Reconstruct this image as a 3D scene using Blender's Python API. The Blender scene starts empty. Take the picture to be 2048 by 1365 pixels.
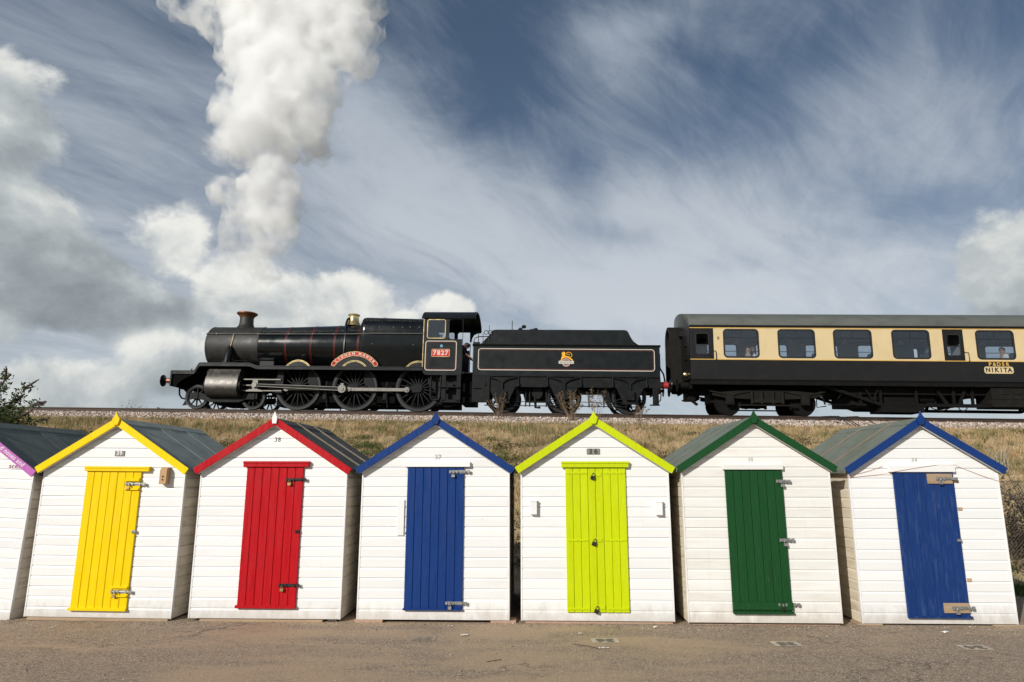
import bpy, bmesh, math, random
import numpy as np
from math import sin, cos, tan, pi, radians as R, sqrt, atan2, atan
from mathutils import Vector, Matrix, Quaternion, noise as mnoise

random.seed(7); rng = np.random.default_rng(7)
S = bpy.context.scene
COL = S.collection

# ------------------------------------------------------------------ camera
EYE = 1.77
cam = bpy.data.cameras.new('camera'); cam.sensor_width = 36; cam.lens = 36*1350/2048
cam.clip_start = 0.05; cam.clip_end = 6000
camo = bpy.data.objects.new('camera', cam); COL.objects.link(camo)
camo.location = (0, 0, EYE); camo.rotation_euler = (R(90+11.21), 0, 0)
S.camera = camo
# ------------------------------------------------------------------ sun and exposure
AZ, EL = R(38), R(26)
TOSUN = Vector((-sin(AZ)*cos(EL), -cos(AZ)*cos(EL), sin(EL)))
sl = bpy.data.lights.new('sun', 'SUN'); sl.energy = 4.0; sl.angle = R(0.5); sl.color = (1.0, .955, .88)
so = bpy.data.objects.new('sun', sl); COL.objects.link(so)
so.rotation_euler = TOSUN.to_track_quat('Z', 'Y').to_euler(); so.location = (-20, -20, 20)
S.view_settings.view_transform = 'Standard'; S.view_settings.look = 'None'
S.view_settings.exposure = 0; S.view_settings.gamma = 1; S.view_settings.use_curve_mapping = False
S.render.engine = 'CYCLES'
S.cycles.use_denoising = True
try: S.cycles.denoiser = 'OPENIMAGEDENOISE'
except Exception: pass
S.cycles.max_bounces = 24; S.cycles.volume_bounces = 20; S.cycles.volume_step_rate = 1.5; S.cycles.transparent_max_bounces = 24
S.cycles.diffuse_bounces = 3; S.cycles.glossy_bounces = 3; S.cycles.transmission_bounces = 6
S.cycles.caustics_reflective = False; S.cycles.caustics_refractive = False

# ------------------------------------------------------------------ node helper
class NT:
    def __init__(s, tree): s.t = tree; s.n = tree.nodes; s.l = tree.links
    def node(s, typ, **kw):
        n = s.n.new(typ)
        for k, v in kw.items():
            if k == 'ins':
                for kk, vv in v.items(): s.put(n.inputs[kk], vv)
            else: setattr(n, k, v)
        return n
    def put(s, sock, v):
        if isinstance(v, bpy.types.NodeSocket): s.l.new(v, sock)
        else: sock.default_value = v
    def math(s, op, a, b=None, c=None, clamp=False):
        n = s.n.new('ShaderNodeMath'); n.operation = op; n.use_clamp = clamp
        s.put(n.inputs[0], a)
        if b is not None: s.put(n.inputs[1], b)
        if c is not None: s.put(n.inputs[2], c)
        return n.outputs[0]
    def vmath(s, op, a, b=None, sc=None):
        n = s.n.new('ShaderNodeVectorMath'); n.operation = op
        s.put(n.inputs[0], a)
        if b is not None: s.put(n.inputs[1], b)
        if sc is not None: s.put(n.inputs['Scale'], sc)
        return n.outputs[0]
    def noise(s, vec, scale, detail=4, rough=.5, dist=0.):
        n = s.node('ShaderNodeTexNoise')
        if vec is not None: s.put(n.inputs['Vector'], vec)
        n.inputs['Scale'].default_value = scale; n.inputs['Detail'].default_value = detail
        n.inputs['Roughness'].default_value = rough; n.inputs['Distortion'].default_value = dist
        return n.outputs['Fac']
    def mix(s, f, a, b, typ='MIX'):
        n = s.n.new('ShaderNodeMix'); n.data_type = 'RGBA'; n.blend_type = typ
        s.put(n.inputs[0], f)
        for k, v in ((6, a), (7, b)):
            if isinstance(v, (tuple, list)): v = tuple(v)[:3]+(1,)
            s.put(n.inputs[k], v)
        return n.outputs[2]
    def mapr(s, v, a, b, c=0., d=1., smooth=False):
        n = s.n.new('ShaderNodeMapRange'); n.clamp = True
        if smooth: n.interpolation_type = 'SMOOTHSTEP'
        s.put(n.inputs[0], v)
        for i, x in enumerate((a, b, c, d)): s.put(n.inputs[i+1], x)
        return n.outputs[0]
    def xyz(s, v):
        n = s.n.new('ShaderNodeSeparateXYZ'); s.put(n.inputs[0], v); return n.outputs
    def comb(s, x, y, z):
        n = s.n.new('ShaderNodeCombineXYZ')
        for i, v in enumerate((x, y, z)): s.put(n.inputs[i], v)
        return n.outputs[0]

# ------------------------------------------------------------------ world: Nishita sky with cirrus and cumulus
SKY_STRENGTH = 0.1
W = bpy.data.worlds.new('World'); S.world = W; W.use_nodes = True
W.node_tree.nodes.clear(); N = NT(W.node_tree)
sky = N.node('ShaderNodeTexSky', sky_type='NISHITA'); sky.sun_disc = False
sky.sun_elevation = EL; sky.sun_rotation = atan2(TOSUN.x, TOSUN.y) % (2*pi)
sky.altitude = 0; sky.air_density = 1.0; sky.dust_density = 1.0; sky.ozone_density = 1.6
tc = N.node('ShaderNodeTexCoord')
d = N.vmath('NORMALIZE', tc.outputs['Generated'])
dx, dy, dz = N.xyz(d)
el = N.math('MULTIPLY', N.math('ARCSINE', dz), 57.2958)
az = N.math('MULTIPLY', N.math('ARCTAN2', dx, dy), 57.2958)
base = N.mix(1.0, sky.outputs[0], (.350, .475, .560, 1), 'MULTIPLY')
def lin(*c): return tuple(((v/255)/12.92 if v/255 <= .04045 else ((v/255+.055)/1.055)**2.4) for v in c)
def L(c, k=1.0): return tuple(v*k/SKY_STRENGTH for v in lin(*c))
# high thin cloud drawn out along one wind direction on a flat layer
zz = N.math('ADD', N.math('MAXIMUM', dz, 0.0), .16)
pu = N.math('DIVIDE', dx, zz); pv = N.math('DIVIDE', dy, zz)
def rot(a, sx, sy, off=0.):
    u = N.math('MULTIPLY_ADD', pu, cos(a)*sx, N.math('MULTIPLY', pv, sin(a)*sx))
    v = N.math('MULTIPLY_ADD', pu, -sin(a)*sy, N.math('MULTIPLY', pv, cos(a)*sy))
    return N.comb(u, v, off)
wrp = N.noise(N.comb(pu, pv, 0.), .55, 3, .5)
wv = N.vmath('SCALE', N.comb(N.math('SUBTRACT', wrp, .5), N.math('SUBTRACT', N.noise(N.comb(pu, pv, 7.), .6, 3, .5), .5), 0.), sc=1.5)
def layer(a, sx, sy, off, det, rg, ds, wk=1.):
    v = N.vmath('ADD', rot(a, sx, sy, off), N.vmath('SCALE', wv, sc=wk)); return N.noise(v, 1.0, det, rg, ds)
c0 = layer(R(35), .42, .55, 2.3, 3, .5, .3, .3)
c1 = layer(R(58), .40, 1.15, 3.1, 7, .58, .7, .5)
c2 = layer(R(48), 1.0, 2.6, 9.4, 8, .64, 1.2, .9)
c3 = layer(R(70), 3.0, 8.0, 1.7, 7, .66, 1.0, 1.2)
cover = N.math('ADD', N.math('MULTIPLY_ADD', c0, .21, N.math('MULTIPLY', c1, .35)), N.math('MULTIPLY_ADD', c2, .32, N.math('MULTIPLY', c3, .12)))
elb = N.mapr(el, 10., 37., .055, -.03, False)
cover = N.math('ADD', cover, elb)
def azel(px, py):
    f = 1350.; p = R(11.21); v = Vector(((px-1024)/f, cos(p)+(py-682.5)/f*sin(p), sin(p)-(py-682.5)/f*cos(p))).normalized()
    return math.degrees(atan2(v.x, v.y)), math.degrees(math.asin(v.z))
CB = [(760, 320, 240, 110, 32, .15), (980, 450, 270, 110, 26, .16), (720, 480, 200, 100, 12, .12), (1280, 585, 330, 75, 0, .16), (1480, 455, 250, 75, 14, .13),
      (1215, 90, 130, 120, 25, .13), (1330, 30, 160, 40, -12, .08), (1740, 215, 190, 110, -18, .085), (240, 110, 320, 130, 12, .07), (300, 330, 260, 80, 20, .10), (1800, 560, 220, 60, -8, .06), (700, 170, 150, 60, 30, .06), (2000, 300, 150, 60, 0, .04),
      (985, 140, 150, 110, 40, -.15), (1165, 365, 55, 100, -30, -.13), (1440, 530, 80, 24, 6, -.13), (1830, 420, 170, 50, -4, -.10), (1640, 100, 130, 70, 0, -.07), (1230, 470, 110, 26, 12, -.10), (1500, 250, 150, 60, 12, -.07), (150, 640, 150, 30, 5, -.04), (1960, 90, 120, 90, 0, -.05)]
for (cx_, cy_, rx_, ry_, an_, am_) in CB:
    a0, e0 = azel(cx_, cy_); k_ = 1/.0405; t_ = R(an_)
    u0 = N.math('MULTIPLY', N.math('SUBTRACT', az, a0), k_*cos(R(e0))); v0 = N.math('MULTIPLY', N.math('SUBTRACT', e0, el), k_)
    u = N.math('MULTIPLY_ADD', u0, cos(t_)/rx_, N.math('MULTIPLY', v0, sin(t_)/rx_)); v = N.math('MULTIPLY_ADD', u0, -sin(t_)/ry_, N.math('MULTIPLY', v0, cos(t_)/ry_))
    q = N.math('POWER', 2.718, N.math('MULTIPLY', N.math('MULTIPLY_ADD', u, u, N.math('MULTIPLY', v, v)), -1.))
    cover = N.math('MULTIPLY_ADD', q, am_*.80, cover)
ci = N.mapr(cover, .405, .705, 0, 1, True)
veil = N.mapr(el, 4., 30., .56, .10, False)
ci = N.math('SUBTRACT', 1., N.math('MULTIPLY', N.math('SUBTRACT', 1., ci), N.math('SUBTRACT', 1., veil)))
ci = N.math('MULTIPLY', ci, .93)
cicol = N.mix(N.mapr(el, 8., 36., 0, 1), L((212, 217, 223)), L((168, 179, 192)))
colr = N.mix(ci, base, cicol)
# cumulus banks: soft lumps broken up by noise
dw = N.vmath('MULTIPLY', d, (1., 1., 1.25))
n1 = N.noise(dw, 5.5, 9, .58, .25)
tos = (-.030, -.012, .040)
n2 = N.noise(N.vmath('ADD', dw, tos), 5.5, 9, .58, .25)
n3 = N.noise(dw, 17., 6, .6, .2)
BL = [  # az, el, r_az, r_el, brightness
 (-48, 19.0, 13.5, 8.0, .36), (-39.4, 22.8, 5.6, 5.0, .62), (-37.5, 17.8, 6.0, 3.4, .64), (-33.5, 14.2, 7.6, 4.0, .24),
 (-28.2, 12.4, 5.0, 2.4, .26), (-27.8, 17.2, 4.4, 4.2, .88), (-23.4, 14.8, 4.6, 4.4, .72), (-27.4, 9.4, 3.0, 1.9, .84),
 (-19.2, 12.6, 4.6, 3.8, .60), (-14.0, 13.8, 4.2, 3.4, .80), (-5.4, 13.5, 2.8, 1.9, .97), (-9.9, 11.9, 3.4, 1.8, .74),
 (37.8, 13.2, 4.4, 4.8, .56), (42., 11.0, 6.5, 5.0, .48), (-34, 5.6, 6.5, 2.2, .62),
 (-21.5, 10.6, 5.0, 3.2, .58), (-25, 7.4, 5.0, 2.4, .56), (-16, 11.0, 4.5, 2.6, .62), (-42, 9.5, 5., 1.8, .45),
 (62, 15., 12., 6., .6), (95, 18., 13., 8., .7), (140, 14., 16., 7., .6), (-75, 17., 13., 8., .6), (-110, 16., 15., 8., .7), (-150, 20., 12., 7., .7), (178, 17, 13, 7, .6)]
dens = None; wsum = None; bsum = None; vsum = None
for (a0, e0, ra, re, br) in BL:
    u = N.math('MULTIPLY', N.math('SUBTRACT', az, a0), 1/ra); v = N.math('MULTIPLY', N.math('SUBTRACT', el, e0), 1/re)
    q = N.math('SUBTRACT', 1.0, N.math('SQRT', N.math('MULTIPLY_ADD', u, u, N.math('MULTIPLY', v, v))))
    w = N.math('POWER', N.math('MAXIMUM', N.math('ADD', q, .55), .0001), 3.0)
    dens = q if dens is None else N.math('SMOOTH_MAX', dens, q, .25)
    wsum = w if wsum is None else N.math('ADD', wsum, w)
    bsum = N.math('MULTIPLY', w, br) if bsum is None else N.math('MULTIPLY_ADD', w, br, bsum)
    vsum = N.math('MULTIPLY', w, v) if vsum is None else N.math('MULTIPLY_ADD', w, v, vsum)
ws = N.math('MAXIMUM', wsum, .0005)
bmean = N.math('DIVIDE', bsum, ws); vmean = N.math('DIVIDE', vsum, ws)
edge = N.math('ADD', N.math('MULTIPLY', N.math('SUBTRACT', n1, .5), 2.3), N.math('MULTIPLY', N.math('SUBTRACT', n3, .5), .5))
dd = N.math('ADD', dens, edge)
alpha = N.mapr(dd, .0, .34, 0, 1, True)
alpha = N.math('MULTIPLY', alpha, .96)
sh = N.math('SUBTRACT', n1, n2)
bright = N.math('ADD', bmean, N.math('ADD', N.math('MULTIPLY', sh, 2.0), N.math('MULTIPLY', vmean, .16)))
bright = N.math('ADD', bright, N.math('MULTIPLY', N.math('SUBTRACT', .55, N.math('MINIMUM', dd, 1.2)), .12))
cr = N.node('ShaderNodeValToRGB'); N.put(cr.inputs[0], bright)
e = cr.color_ramp.elements
e[0].position = .0; e[0].color = L((134, 142, 148))+(1,)
e[1].position = 1.0; e[1].color = L((240, 240, 234))+(1,)
for p, c in ((.3, (158, 166, 170)), (.62, (192, 198, 199)), (.84, (224, 226, 222))):
    q = cr.color_ramp.elements.new(p); q.color = L(c)+(1,)
colr = N.mix(alpha, colr, cr.outputs[0])
bg = N.node('ShaderNodeBackground'); N.put(bg.inputs[0], colr); bg.inputs[1].default_value = SKY_STRENGTH
wo = N.node('ShaderNodeOutputWorld'); N.l.new(bg.outputs[0], wo.inputs[0])

# ------------------------------------------------------------------ materials
def newmat(name):
    m = bpy.data.materials.new(name); m.use_nodes = True
    m.node_tree.nodes.clear(); n = NT(m.node_tree)
    p = n.node('ShaderNodeBsdfPrincipled'); o = n.node('ShaderNodeOutputMaterial')
    n.l.new(p.outputs[0], o.inputs[0]); return m, n, p
def hx(r, g, b, k=1.0): return tuple(v*k for v in lin(r, g, b))
def mat(name, col, rough=.5, metal=0., var=.12, scale=6., dirt=None, dirt_amt=.0, dirt_scale=3., bump=0., bscale=40., rnd=.0, coat=0., spec=.5, stretch=(1, 1, 1), rv=.12, splash=0., chips=None):
    """painted or plain surface: tone drifts with noise, each piece differs a little, worn patches of another colour."""
    m, n, p = newmat(name)
    t = n.node('ShaderNodeTexCoord'); oi = n.node('ShaderNodeObjectInfo')
    vec = n.vmath('ADD', t.outputs['Object'], n.vmath('SCALE', n.comb(oi.outputs['Random'], oi.outputs['Random'], oi.outputs['Random']), sc=37.))
    vec = n.vmath('MULTIPLY', vec, stretch)
    f = n.noise(vec, scale, 6, .6)
    k = n.mapr(f, .25, .75, 1-var, 1+var)
    if rnd: k = n.math('MULTIPLY', k, n.mapr(oi.outputs['Random'], 0, 1, 1-rnd, 1+rnd))
    c = n.mix(1., col, n.comb(k, k, k), 'MULTIPLY')
    if dirt:
        g = n.noise(vec, dirt_scale, 8, .68, .4)
        c = n.mix(n.math('MULTIPLY', n.mapr(g, .48, .72, 0, 1, True), dirt_amt), c, dirt)
    if splash:                                          # mud thrown up from the tarmac, and a few rubbed or flaked spots
        wz = n.xyz(n.node('ShaderNodeNewGeometry').outputs['Position'])
        wp = n.comb(wz[0], wz[1], wz[2])
        g = n.math('ADD', n.mapr(wz[2], .02, .42, .42, -.06), n.math('MULTIPLY', n.noise(n.vmath('MULTIPLY', wp, (1, 1, .5)), 9., 8, .7), .62))
        c = n.mix(n.math('MULTIPLY', n.mapr(g, .42, .80, 0, 1, True), .50*splash), c, (.36, .29, .22))
        sp = n.noise(wp, 26., 5, .62); c = n.mix(n.math('MULTIPLY', n.mapr(sp, .69, .73), .5*splash), c, (.40, .37, .32))
        st = n.noise(n.vmath('MULTIPLY', wp, (14., 14., .9)), 1.0, 4, .6); c = n.mix(n.math('MULTIPLY', n.mapr(st, .60, .78, 0, 1, True), .12*splash), c, (.48, .42, .33))
    if chips:
        ch_ = n.noise(n.vmath('MULTIPLY', vec, (1., 1., .45)), 34., 6, .68); ck = n.noise(vec, 4.5, 3, .5)
        c = n.mix(n.math('MULTIPLY', n.mapr(n.math('ADD', ch_, n.mapr(ck, .4, .7, -.06, .05)), .675, .71), .75), c, chips)
    n.put(p.inputs['Base Color'], c)
    n.put(p.inputs['Roughness'], n.mapr(f, .2, .8, max(.03, rough-rv), min(1, rough+rv)))
    p.inputs['Metallic'].default_value = metal
    p.inputs['Coat Weight'].default_value = coat; p.inputs['Coat Roughness'].default_value = .08
    p.inputs['Specular IOR Level'].default_value = spec
    if bump:
        b = n.node('ShaderNodeBump'); b.inputs['Strength'].default_value = bump; b.inputs['Distance'].default_value = .01
        n.put(b.inputs['Height'], n.noise(vec, bscale, 5, .6)); n.l.new(b.outputs[0], p.inputs['Normal'])
    return m

MT = {}
GR = (4, 4, .35)
MT['white'] = mat('white paint', (.825, .825, .815), .42, splash=1., var=.025, scale=3, dirt=(.56, .52, .45), dirt_amt=.08, dirt_scale=2.2, bump=.12, bscale=30, rnd=.035, stretch=(.6, 3, 3))
MT['cream_white'] = mat('aged white paint', (.81, .795, .755), .45, splash=1., var=.05, scale=3, dirt=(.50, .40, .28), dirt_amt=.22, dirt_scale=2., bump=.12, bscale=30, rnd=.04, stretch=(.6, 3, 3))
MT['side'] = mat('weathered shade-toned side boards', (.66, .61, .53), .55, var=.10, scale=3, dirt=(.32, .25, .18), dirt_amt=.45, dirt_scale=2.5, bump=.15, bscale=30, rnd=.09, stretch=(3, .7, 3))  # base browned for the shade on these walls as well as dirt
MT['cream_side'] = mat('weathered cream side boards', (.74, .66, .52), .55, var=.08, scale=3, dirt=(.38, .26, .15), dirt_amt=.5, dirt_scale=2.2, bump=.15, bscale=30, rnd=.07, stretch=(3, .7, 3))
def door_paint(name, c, dirt, amt, rough=.32): return mat(name, c, rough, spec=.25, rv=.2, chips=tuple(min(.8, v*.5+.16) for v in c), var=.10, scale=5, dirt=dirt, dirt_amt=amt+.15, dirt_scale=5, bump=.34, bscale=24, rnd=.035, stretch=(5, 5, .5))
MT['yellow'] = door_paint('yellow paint', (.90, .63, .002), (.70, .44, .01), .35)
MT['red'] = door_paint('red paint', (.47, .006, .012), (.30, .005, .01), .45)
MT['blue'] = door_paint('blue paint', (.0085, .040, .180), (.007, .026, .12), .45)
MT['lime'] = door_paint('lime paint', (.555, .655, .003), (.42, .52, .004), .35)
MT['green'] = door_paint('green paint', (.010, .066, .018), (.006, .036, .011), .5)
MT['purple'] = door_paint('purple paint', (.50, .15, .45), (.36, .09, .33), .35)
MT['worn_blue'] = mat('worn blue paint', (.009, .037, .155), .4, spec=.22, var=.1, scale=5, dirt=(.10, .15, .30), dirt_amt=.28, dirt_scale=5.5, bump=.2, bscale=24, rnd=.05, stretch=(5, 5, .6))
MT['felt_dark'] = mat('dark roofing felt', (.130, .150, .140), .9, var=.25, scale=5, dirt=(.14, .155, .135), dirt_amt=.5, dirt_scale=2, bump=.6, bscale=90, rnd=.06)
MT['felt_black'] = mat('black roofing felt', (.085, .086, .078), .9, var=.25, scale=5, dirt=(.09, .09, .08), dirt_amt=.4, dirt_scale=2, bump=.6, bscale=90)
MT['felt_mid'] = mat('weathered grey green felt', (.31, .34, .305), .92, var=.22, scale=5, dirt=(.21, .24, .205), dirt_amt=.6, dirt_scale=2.2, bump=.6, bscale=90)
MT['felt_grey'] = mat('grey green mineral felt', (.165, .185, .15), .95, var=.2, scale=6, dirt=(.10, .125, .075), dirt_amt=.55, dirt_scale=2.4, bump=.7, bscale=140)
MT['batten'] = mat('weathered batten', (.20, .165, .13), .8, var=.2, scale=9, bump=.3)
MT['timber'] = mat('bare timber', (.38, .27, .17), .8, var=.2, scale=8, dirt=(.16, .11, .07), dirt_amt=.5, bump=.3, stretch=(.4, 3, 3))
MT['block_wood'] = mat('varnished wood block', (.46, .27, .12), .5, var=.15, scale=9, stretch=(3, 3, .5))
MT['dark_timber'] = mat('damp dark timber', (.06, .045, .035), .85, var=.25)
MT['brick'] = mat('pale brick', (.42, .28, .20), .9, var=.2, scale=20, bump=.4)
MT['galv'] = mat('galvanised steel', (.42, .42, .40), .42, .75, var=.2, scale=25, dirt=(.25, .2, .16), dirt_amt=.4, dirt_scale=12)
MT['black_iron'] = mat('black iron', (.02, .02, .02), .45, .2, var=.2)
MT['brass_lock'] = mat('padlock brass', (.50, .36, .16), .4, .8, var=.15, scale=20)
MT['grey_plate'] = mat('dull grey plate', (.22, .21, .19), .6, var=.2, scale=30)
MT['ink'] = mat('black lettering', (.015, .015, .015), .6, var=.1)
MT['faint_ink'] = mat('faded pencil lettering', (.42, .42, .40), .7, var=.1)
MT['purple_ink'] = mat('purple lettering', (.30, .08, .22), .6, var=.1)
MT['white_ink'] = mat('white lettering', (.78, .76, .76), .6, var=.05)
MT['string'] = mat('red string', (.42, .16, .11), .8, var=.1)
# railway
MT['gloss_black'] = mat('glossy black paint', (.0034, .0046, .0050), .17, spec=.34, var=.3, scale=2, dirt=(.010, .0105, .010), dirt_amt=.5, dirt_scale=2.5, coat=.12, rv=.08)
MT['satin_black'] = mat('satin black paint', (.0050, .0070, .0078), .36, spec=.32, var=.25, scale=3, dirt=(.016, .016, .014), dirt_amt=.45, dirt_scale=4)
MT['smoke_black'] = mat('smokebox black', (.016, .0155, .0135), .55, var=.25, scale=3, dirt=(.045, .036, .027), dirt_amt=.5, dirt_scale=3, bump=.1)
MT['chassis'] = mat('grimy black chassis', (.0052, .0068, .0072), .58, spec=.2, var=.35, scale=5, dirt=(.030, .024, .018), dirt_amt=.5, dirt_scale=5)
MT['soot'] = mat('sooty underside', (.0035, .0035, .0035), .9, spec=.1, var=.3)
MT['motion'] = mat('oily bright steel', (.205, .195, .175), .50, .6, var=.18, scale=9, dirt=(.08, .06, .04), dirt_amt=.5, dirt_scale=7)
MT['cylinder'] = mat('polished cylinder cladding', (.066, .062, .056), .40, .55, var=.2, scale=6, dirt=(.11, .09, .07), dirt_amt=.5, dirt_scale=6)
MT['tyre'] = mat('worn steel tyre', (.020, .0225, .0225), .5, .4, var=.25, scale=8)
MT['brass'] = mat('polished brass', (.72, .55, .26), .28, .9, var=.1)
MT['copper'] = mat('chimney copper', (.22, .098, .050), .50, .7, var=.25, scale=10, dirt=(.06, .035, .025), dirt_amt=.7, dirt_scale=6)
MT['line_red'] = mat('red lining', (.22, .015, .012), .4, var=.1)
MT['line_cream'] = mat('cream lining', (.62, .58, .48), .4, var=.06)
MT['plate_red'] = mat('red name plate', (.52, .02, .016), .35, var=.1)
MT['buffer_red'] = mat('red buffer paint', (.40, .035, .032), .45, var=.2)
MT['buffer_rust'] = mat('worn red buffer', (.30, .09, .06), .4, .4, var=.2)
MT['coal'] = mat('coal', (.012, .012, .012), .5, var=.5, bump=.6, bscale=30)
MT['em_yellow'] = mat('emblem yellow', (.85, .42, .02), .45, var=.1, scale=12)
MT['em_pink'] = mat('emblem pale rim', (.52, .34, .30), .45, var=.05)
MT['em_maroon'] = mat('emblem maroon', (.16, .02, .025), .45, var=.1)
MT['em_white'] = mat('emblem banner white', (.55, .54, .46), .45, var=.05)
MT['pale_blue'] = mat('pale blue disc', (.12, .33, .46), .4, var=.05)
MT['choc'] = mat('chocolate brown paint', (.0098, .0088, .0086), .36, spec=.35, var=.2, scale=2, dirt=(.018, .015, .012), dirt_amt=.5, dirt_scale=3, coat=.06)
MT['cream'] = mat('carriage cream paint', (.655, .515, .29), .36, var=.05, scale=1.5, dirt=(.45, .32, .15), dirt_amt=.25, dirt_scale=1.3, coat=.15)
MT['gold'] = mat('gold line', (.62, .38, .09), .4, var=.1)
MT['coach_roof'] = mat('grey green carriage roof', (.105, .112, .100), .62, var=.15, scale=1.5, dirt=(.055, .052, .045), dirt_amt=.5, dirt_scale=2.5, stretch=(.5, 1, 1))
MT['under'] = mat('underframe grime', (.006, .0058, .0055), .8, spec=.15, var=.35, scale=5, dirt=(.014, .011, .009), dirt_amt=.5, dirt_scale=5)
MT['bogie'] = mat('brown bogie grime', (.0105, .0095, .008), .8, spec=.2, var=.3, scale=5, dirt=(.024, .018, .012), dirt_amt=.6, dirt_scale=5)
MT['rubber'] = mat('black rubber', (.014, .014, .014), .6, var=.1)
MT['int_dark'] = mat('carriage interior lining', (.17, .19, .21), .6, var=.1)
MT['seat_cloth'] = mat('dark seat cloth', (.035, .045, .065), .9, var=.2)
MT['table_white'] = mat('white table top', (.62, .62, .60), .5, var=.05)
MT['lamp_pink'] = mat('pink lamp shade', (.55, .22, .20), .7, var=.05)
MT['rail'] = mat('rusty rail', (.055, .036, .026), .65, .3, var=.25, scale=12, dirt=(.14, .075, .04), dirt_amt=.4)
MT['sleeper'] = mat('old sleeper', (.11, .085, .065), .9, var=.3, scale=8, bump=.4)
MT['concrete'] = mat('weathered concrete', (.38, .36, .32), .9, var=.15, scale=9, dirt=(.2, .2, .15), dirt_amt=.5, bump=.3)
MT['wire'] = mat('dull fence wire', (.13, .12, .11), .6, .6, var=.2)
MT['paper'] = mat('white paper scrap', (.78, .77, .74), .8, var=.05)
MT['twig'] = mat('dry twig', (.09, .065, .045), .9, var=.2)
MT['straw'] = mat('dry stalk', (.22, .155, .095), .9, var=.25, scale=20)
MT['seedhead'] = mat('dry seed head', (.15, .095, .055), .95, var=.3, scale=30)
MT['spike'] = mat('faded flower spike', (.10, .070, .062), .95, var=.3, scale=20)
MT['bark'] = mat('bark', (.13, .10, .075), .9, var=.3, scale=15, bump=.4)
MT['skin'] = mat('skin', (.46, .25, .17), .5, var=.06)
MT['navy'] = mat('dark blue overalls', (.012, .014, .024), .85, var=.2)
MT['white_cloth'] = mat('white shirt', (.62, .62, .62), .85, var=.06)
MT['pink_cloth'] = mat('pale top', (.40, .30, .30), .85, var=.06)
MT['trouser'] = mat('dark trousers', (.03, .03, .035), .85, var=.1)
MT['hair'] = mat('brown hair', (.05, .032, .02), .7, var=.2)
MT['grey_hair'] = mat('grey hair', (.22, .20, .19), .7, var=.2)
MT['sunglass'] = mat('sunglasses', (.006, .006, .006), .1, var=.05)

# window glass: a thin pane that lets the view through and mirrors the sky by angle
m, n, p = newmat('window glass'); MT['glass'] = m
n.n.remove(p)
tr_ = n.node('ShaderNodeBsdfTransparent'); tr_.inputs[0].default_value = (.84, .87, .89, 1)
gl = n.node('ShaderNodeBsdfGlossy'); gl.inputs['Roughness'].default_value = .03; gl.inputs[0].default_value = (.9, .92, .95, 1)
fr = n.node('ShaderNodeFresnel'); n.put(fr.inputs[0], n.math('MULTIPLY_ADD', n.node('ShaderNodeNewGeometry').outputs['Backfacing'], -.8333, 1.5))
ms = n.node('ShaderNodeMixShader'); n.put(ms.inputs[0], n.math('MULTIPLY_ADD', fr.outputs[0], 1.25, .02, clamp=True))
n.l.new(tr_.outputs[0], ms.inputs[1]); n.l.new(gl.outputs[0], ms.inputs[2])
n.l.new(ms.outputs[0], [x for x in n.n if x.type == 'OUTPUT_MATERIAL'][0].inputs[0])

# foliage, grass and ballast take their tone from a colour attribute or from each separate piece
def attr_mat(name, rough=.8, trans=.0, gain=1.0):
    m, n, p = newmat(name)
    a = n.node('ShaderNodeVertexColor'); a.layer_name = 'tone'
    n.put(p.inputs['Base Color'], a.outputs[0]); p.inputs['Roughness'].default_value = rough
    p.inputs['Specular IOR Level'].default_value = .25
    if trans:
        o = [x for x in n.n if x.type == 'OUTPUT_MATERIAL'][0]
        t = n.node('ShaderNodeBsdfTranslucent'); n.l.new(a.outputs[0], t.inputs[0])
        mx = n.node('ShaderNodeMixShader'); mx.inputs[0].default_value = trans
        n.l.new(p.outputs[0], mx.inputs[1]); n.l.new(t.outputs[0], mx.inputs[2]); n.l.new(mx.outputs[0], o.inputs[0])
    return m
MT['leaf'] = attr_mat('leaf', .55, .3)
MT['grass'] = attr_mat('grass blade', .8, .25)
MT['stone'] = attr_mat('ballast stone', .9)

# tarmac: bitumen with stone chips, blown sand lying in patches, hair cracks
m, n, p = newmat('tarmac'); MT['tarmac'] = m
t = n.node('ShaderNodeTexCoord'); P_ = t.outputs['Object']
vo = n.node('ShaderNodeTexVoronoi'); n.put(vo.inputs['Vector'], P_); vo.inputs['Scale'].default_value = 85.
big = n.noise(P_, .9, 6, .6); fine = n.noise(P_, 60., 4, .7); mid = n.noise(P_, 7., 6, .65)
chip = n.xyz(vo.outputs['Color'])[0]
c = n.mix(n.mapr(chip, .1, .95), (.185, .138, .100), (.50, .378, .262))
c = n.mix(n.mapr(mid, .3, .7), c, n.mix(1., c, (.80, .80, .82, 1), 'MULTIPLY'))
sandv = n.vmath('MULTIPLY', P_, (.55, 1.5, 1.))
sand = n.noise(sandv, 1.0, 7, .62, .5)
px_, py_, pz_ = n.xyz(P_)
sandm = n.math('ADD', sand, n.mapr(n.math('ABSOLUTE', n.math('ADD', px_, .4)), .5, 5., .075, -.06, True))
sandf = n.math('MULTIPLY', n.mapr(sandm, .44, .66, 0, 1, True), n.mapr(fine, .25, .65, .50, 1.))
c = n.mix(n.math('MULTIPLY', sandf, .80), c, n.mix(mid, (.40, .275, .170), (.52, .375, .235)))
vc = n.node('ShaderNodeTexVoronoi', feature='DISTANCE_TO_EDGE')
n.put(vc.inputs['Vector'], n.vmath('ADD', n.vmath('MULTIPLY', P_, (.55, .8, 1)), n.vmath('SCALE', n.comb(n.noise(P_, 3., 5, .6), n.noise(P_, 3.7, 5, .6), 0.), sc=.55)))
vc.inputs['Scale'].default_value = .9
crk = n.math('MULTIPLY', n.math('LESS_THAN', vc.outputs[0], .0055), n.mapr(n.noise(P_, .7, 3, .5), .50, .56))
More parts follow.
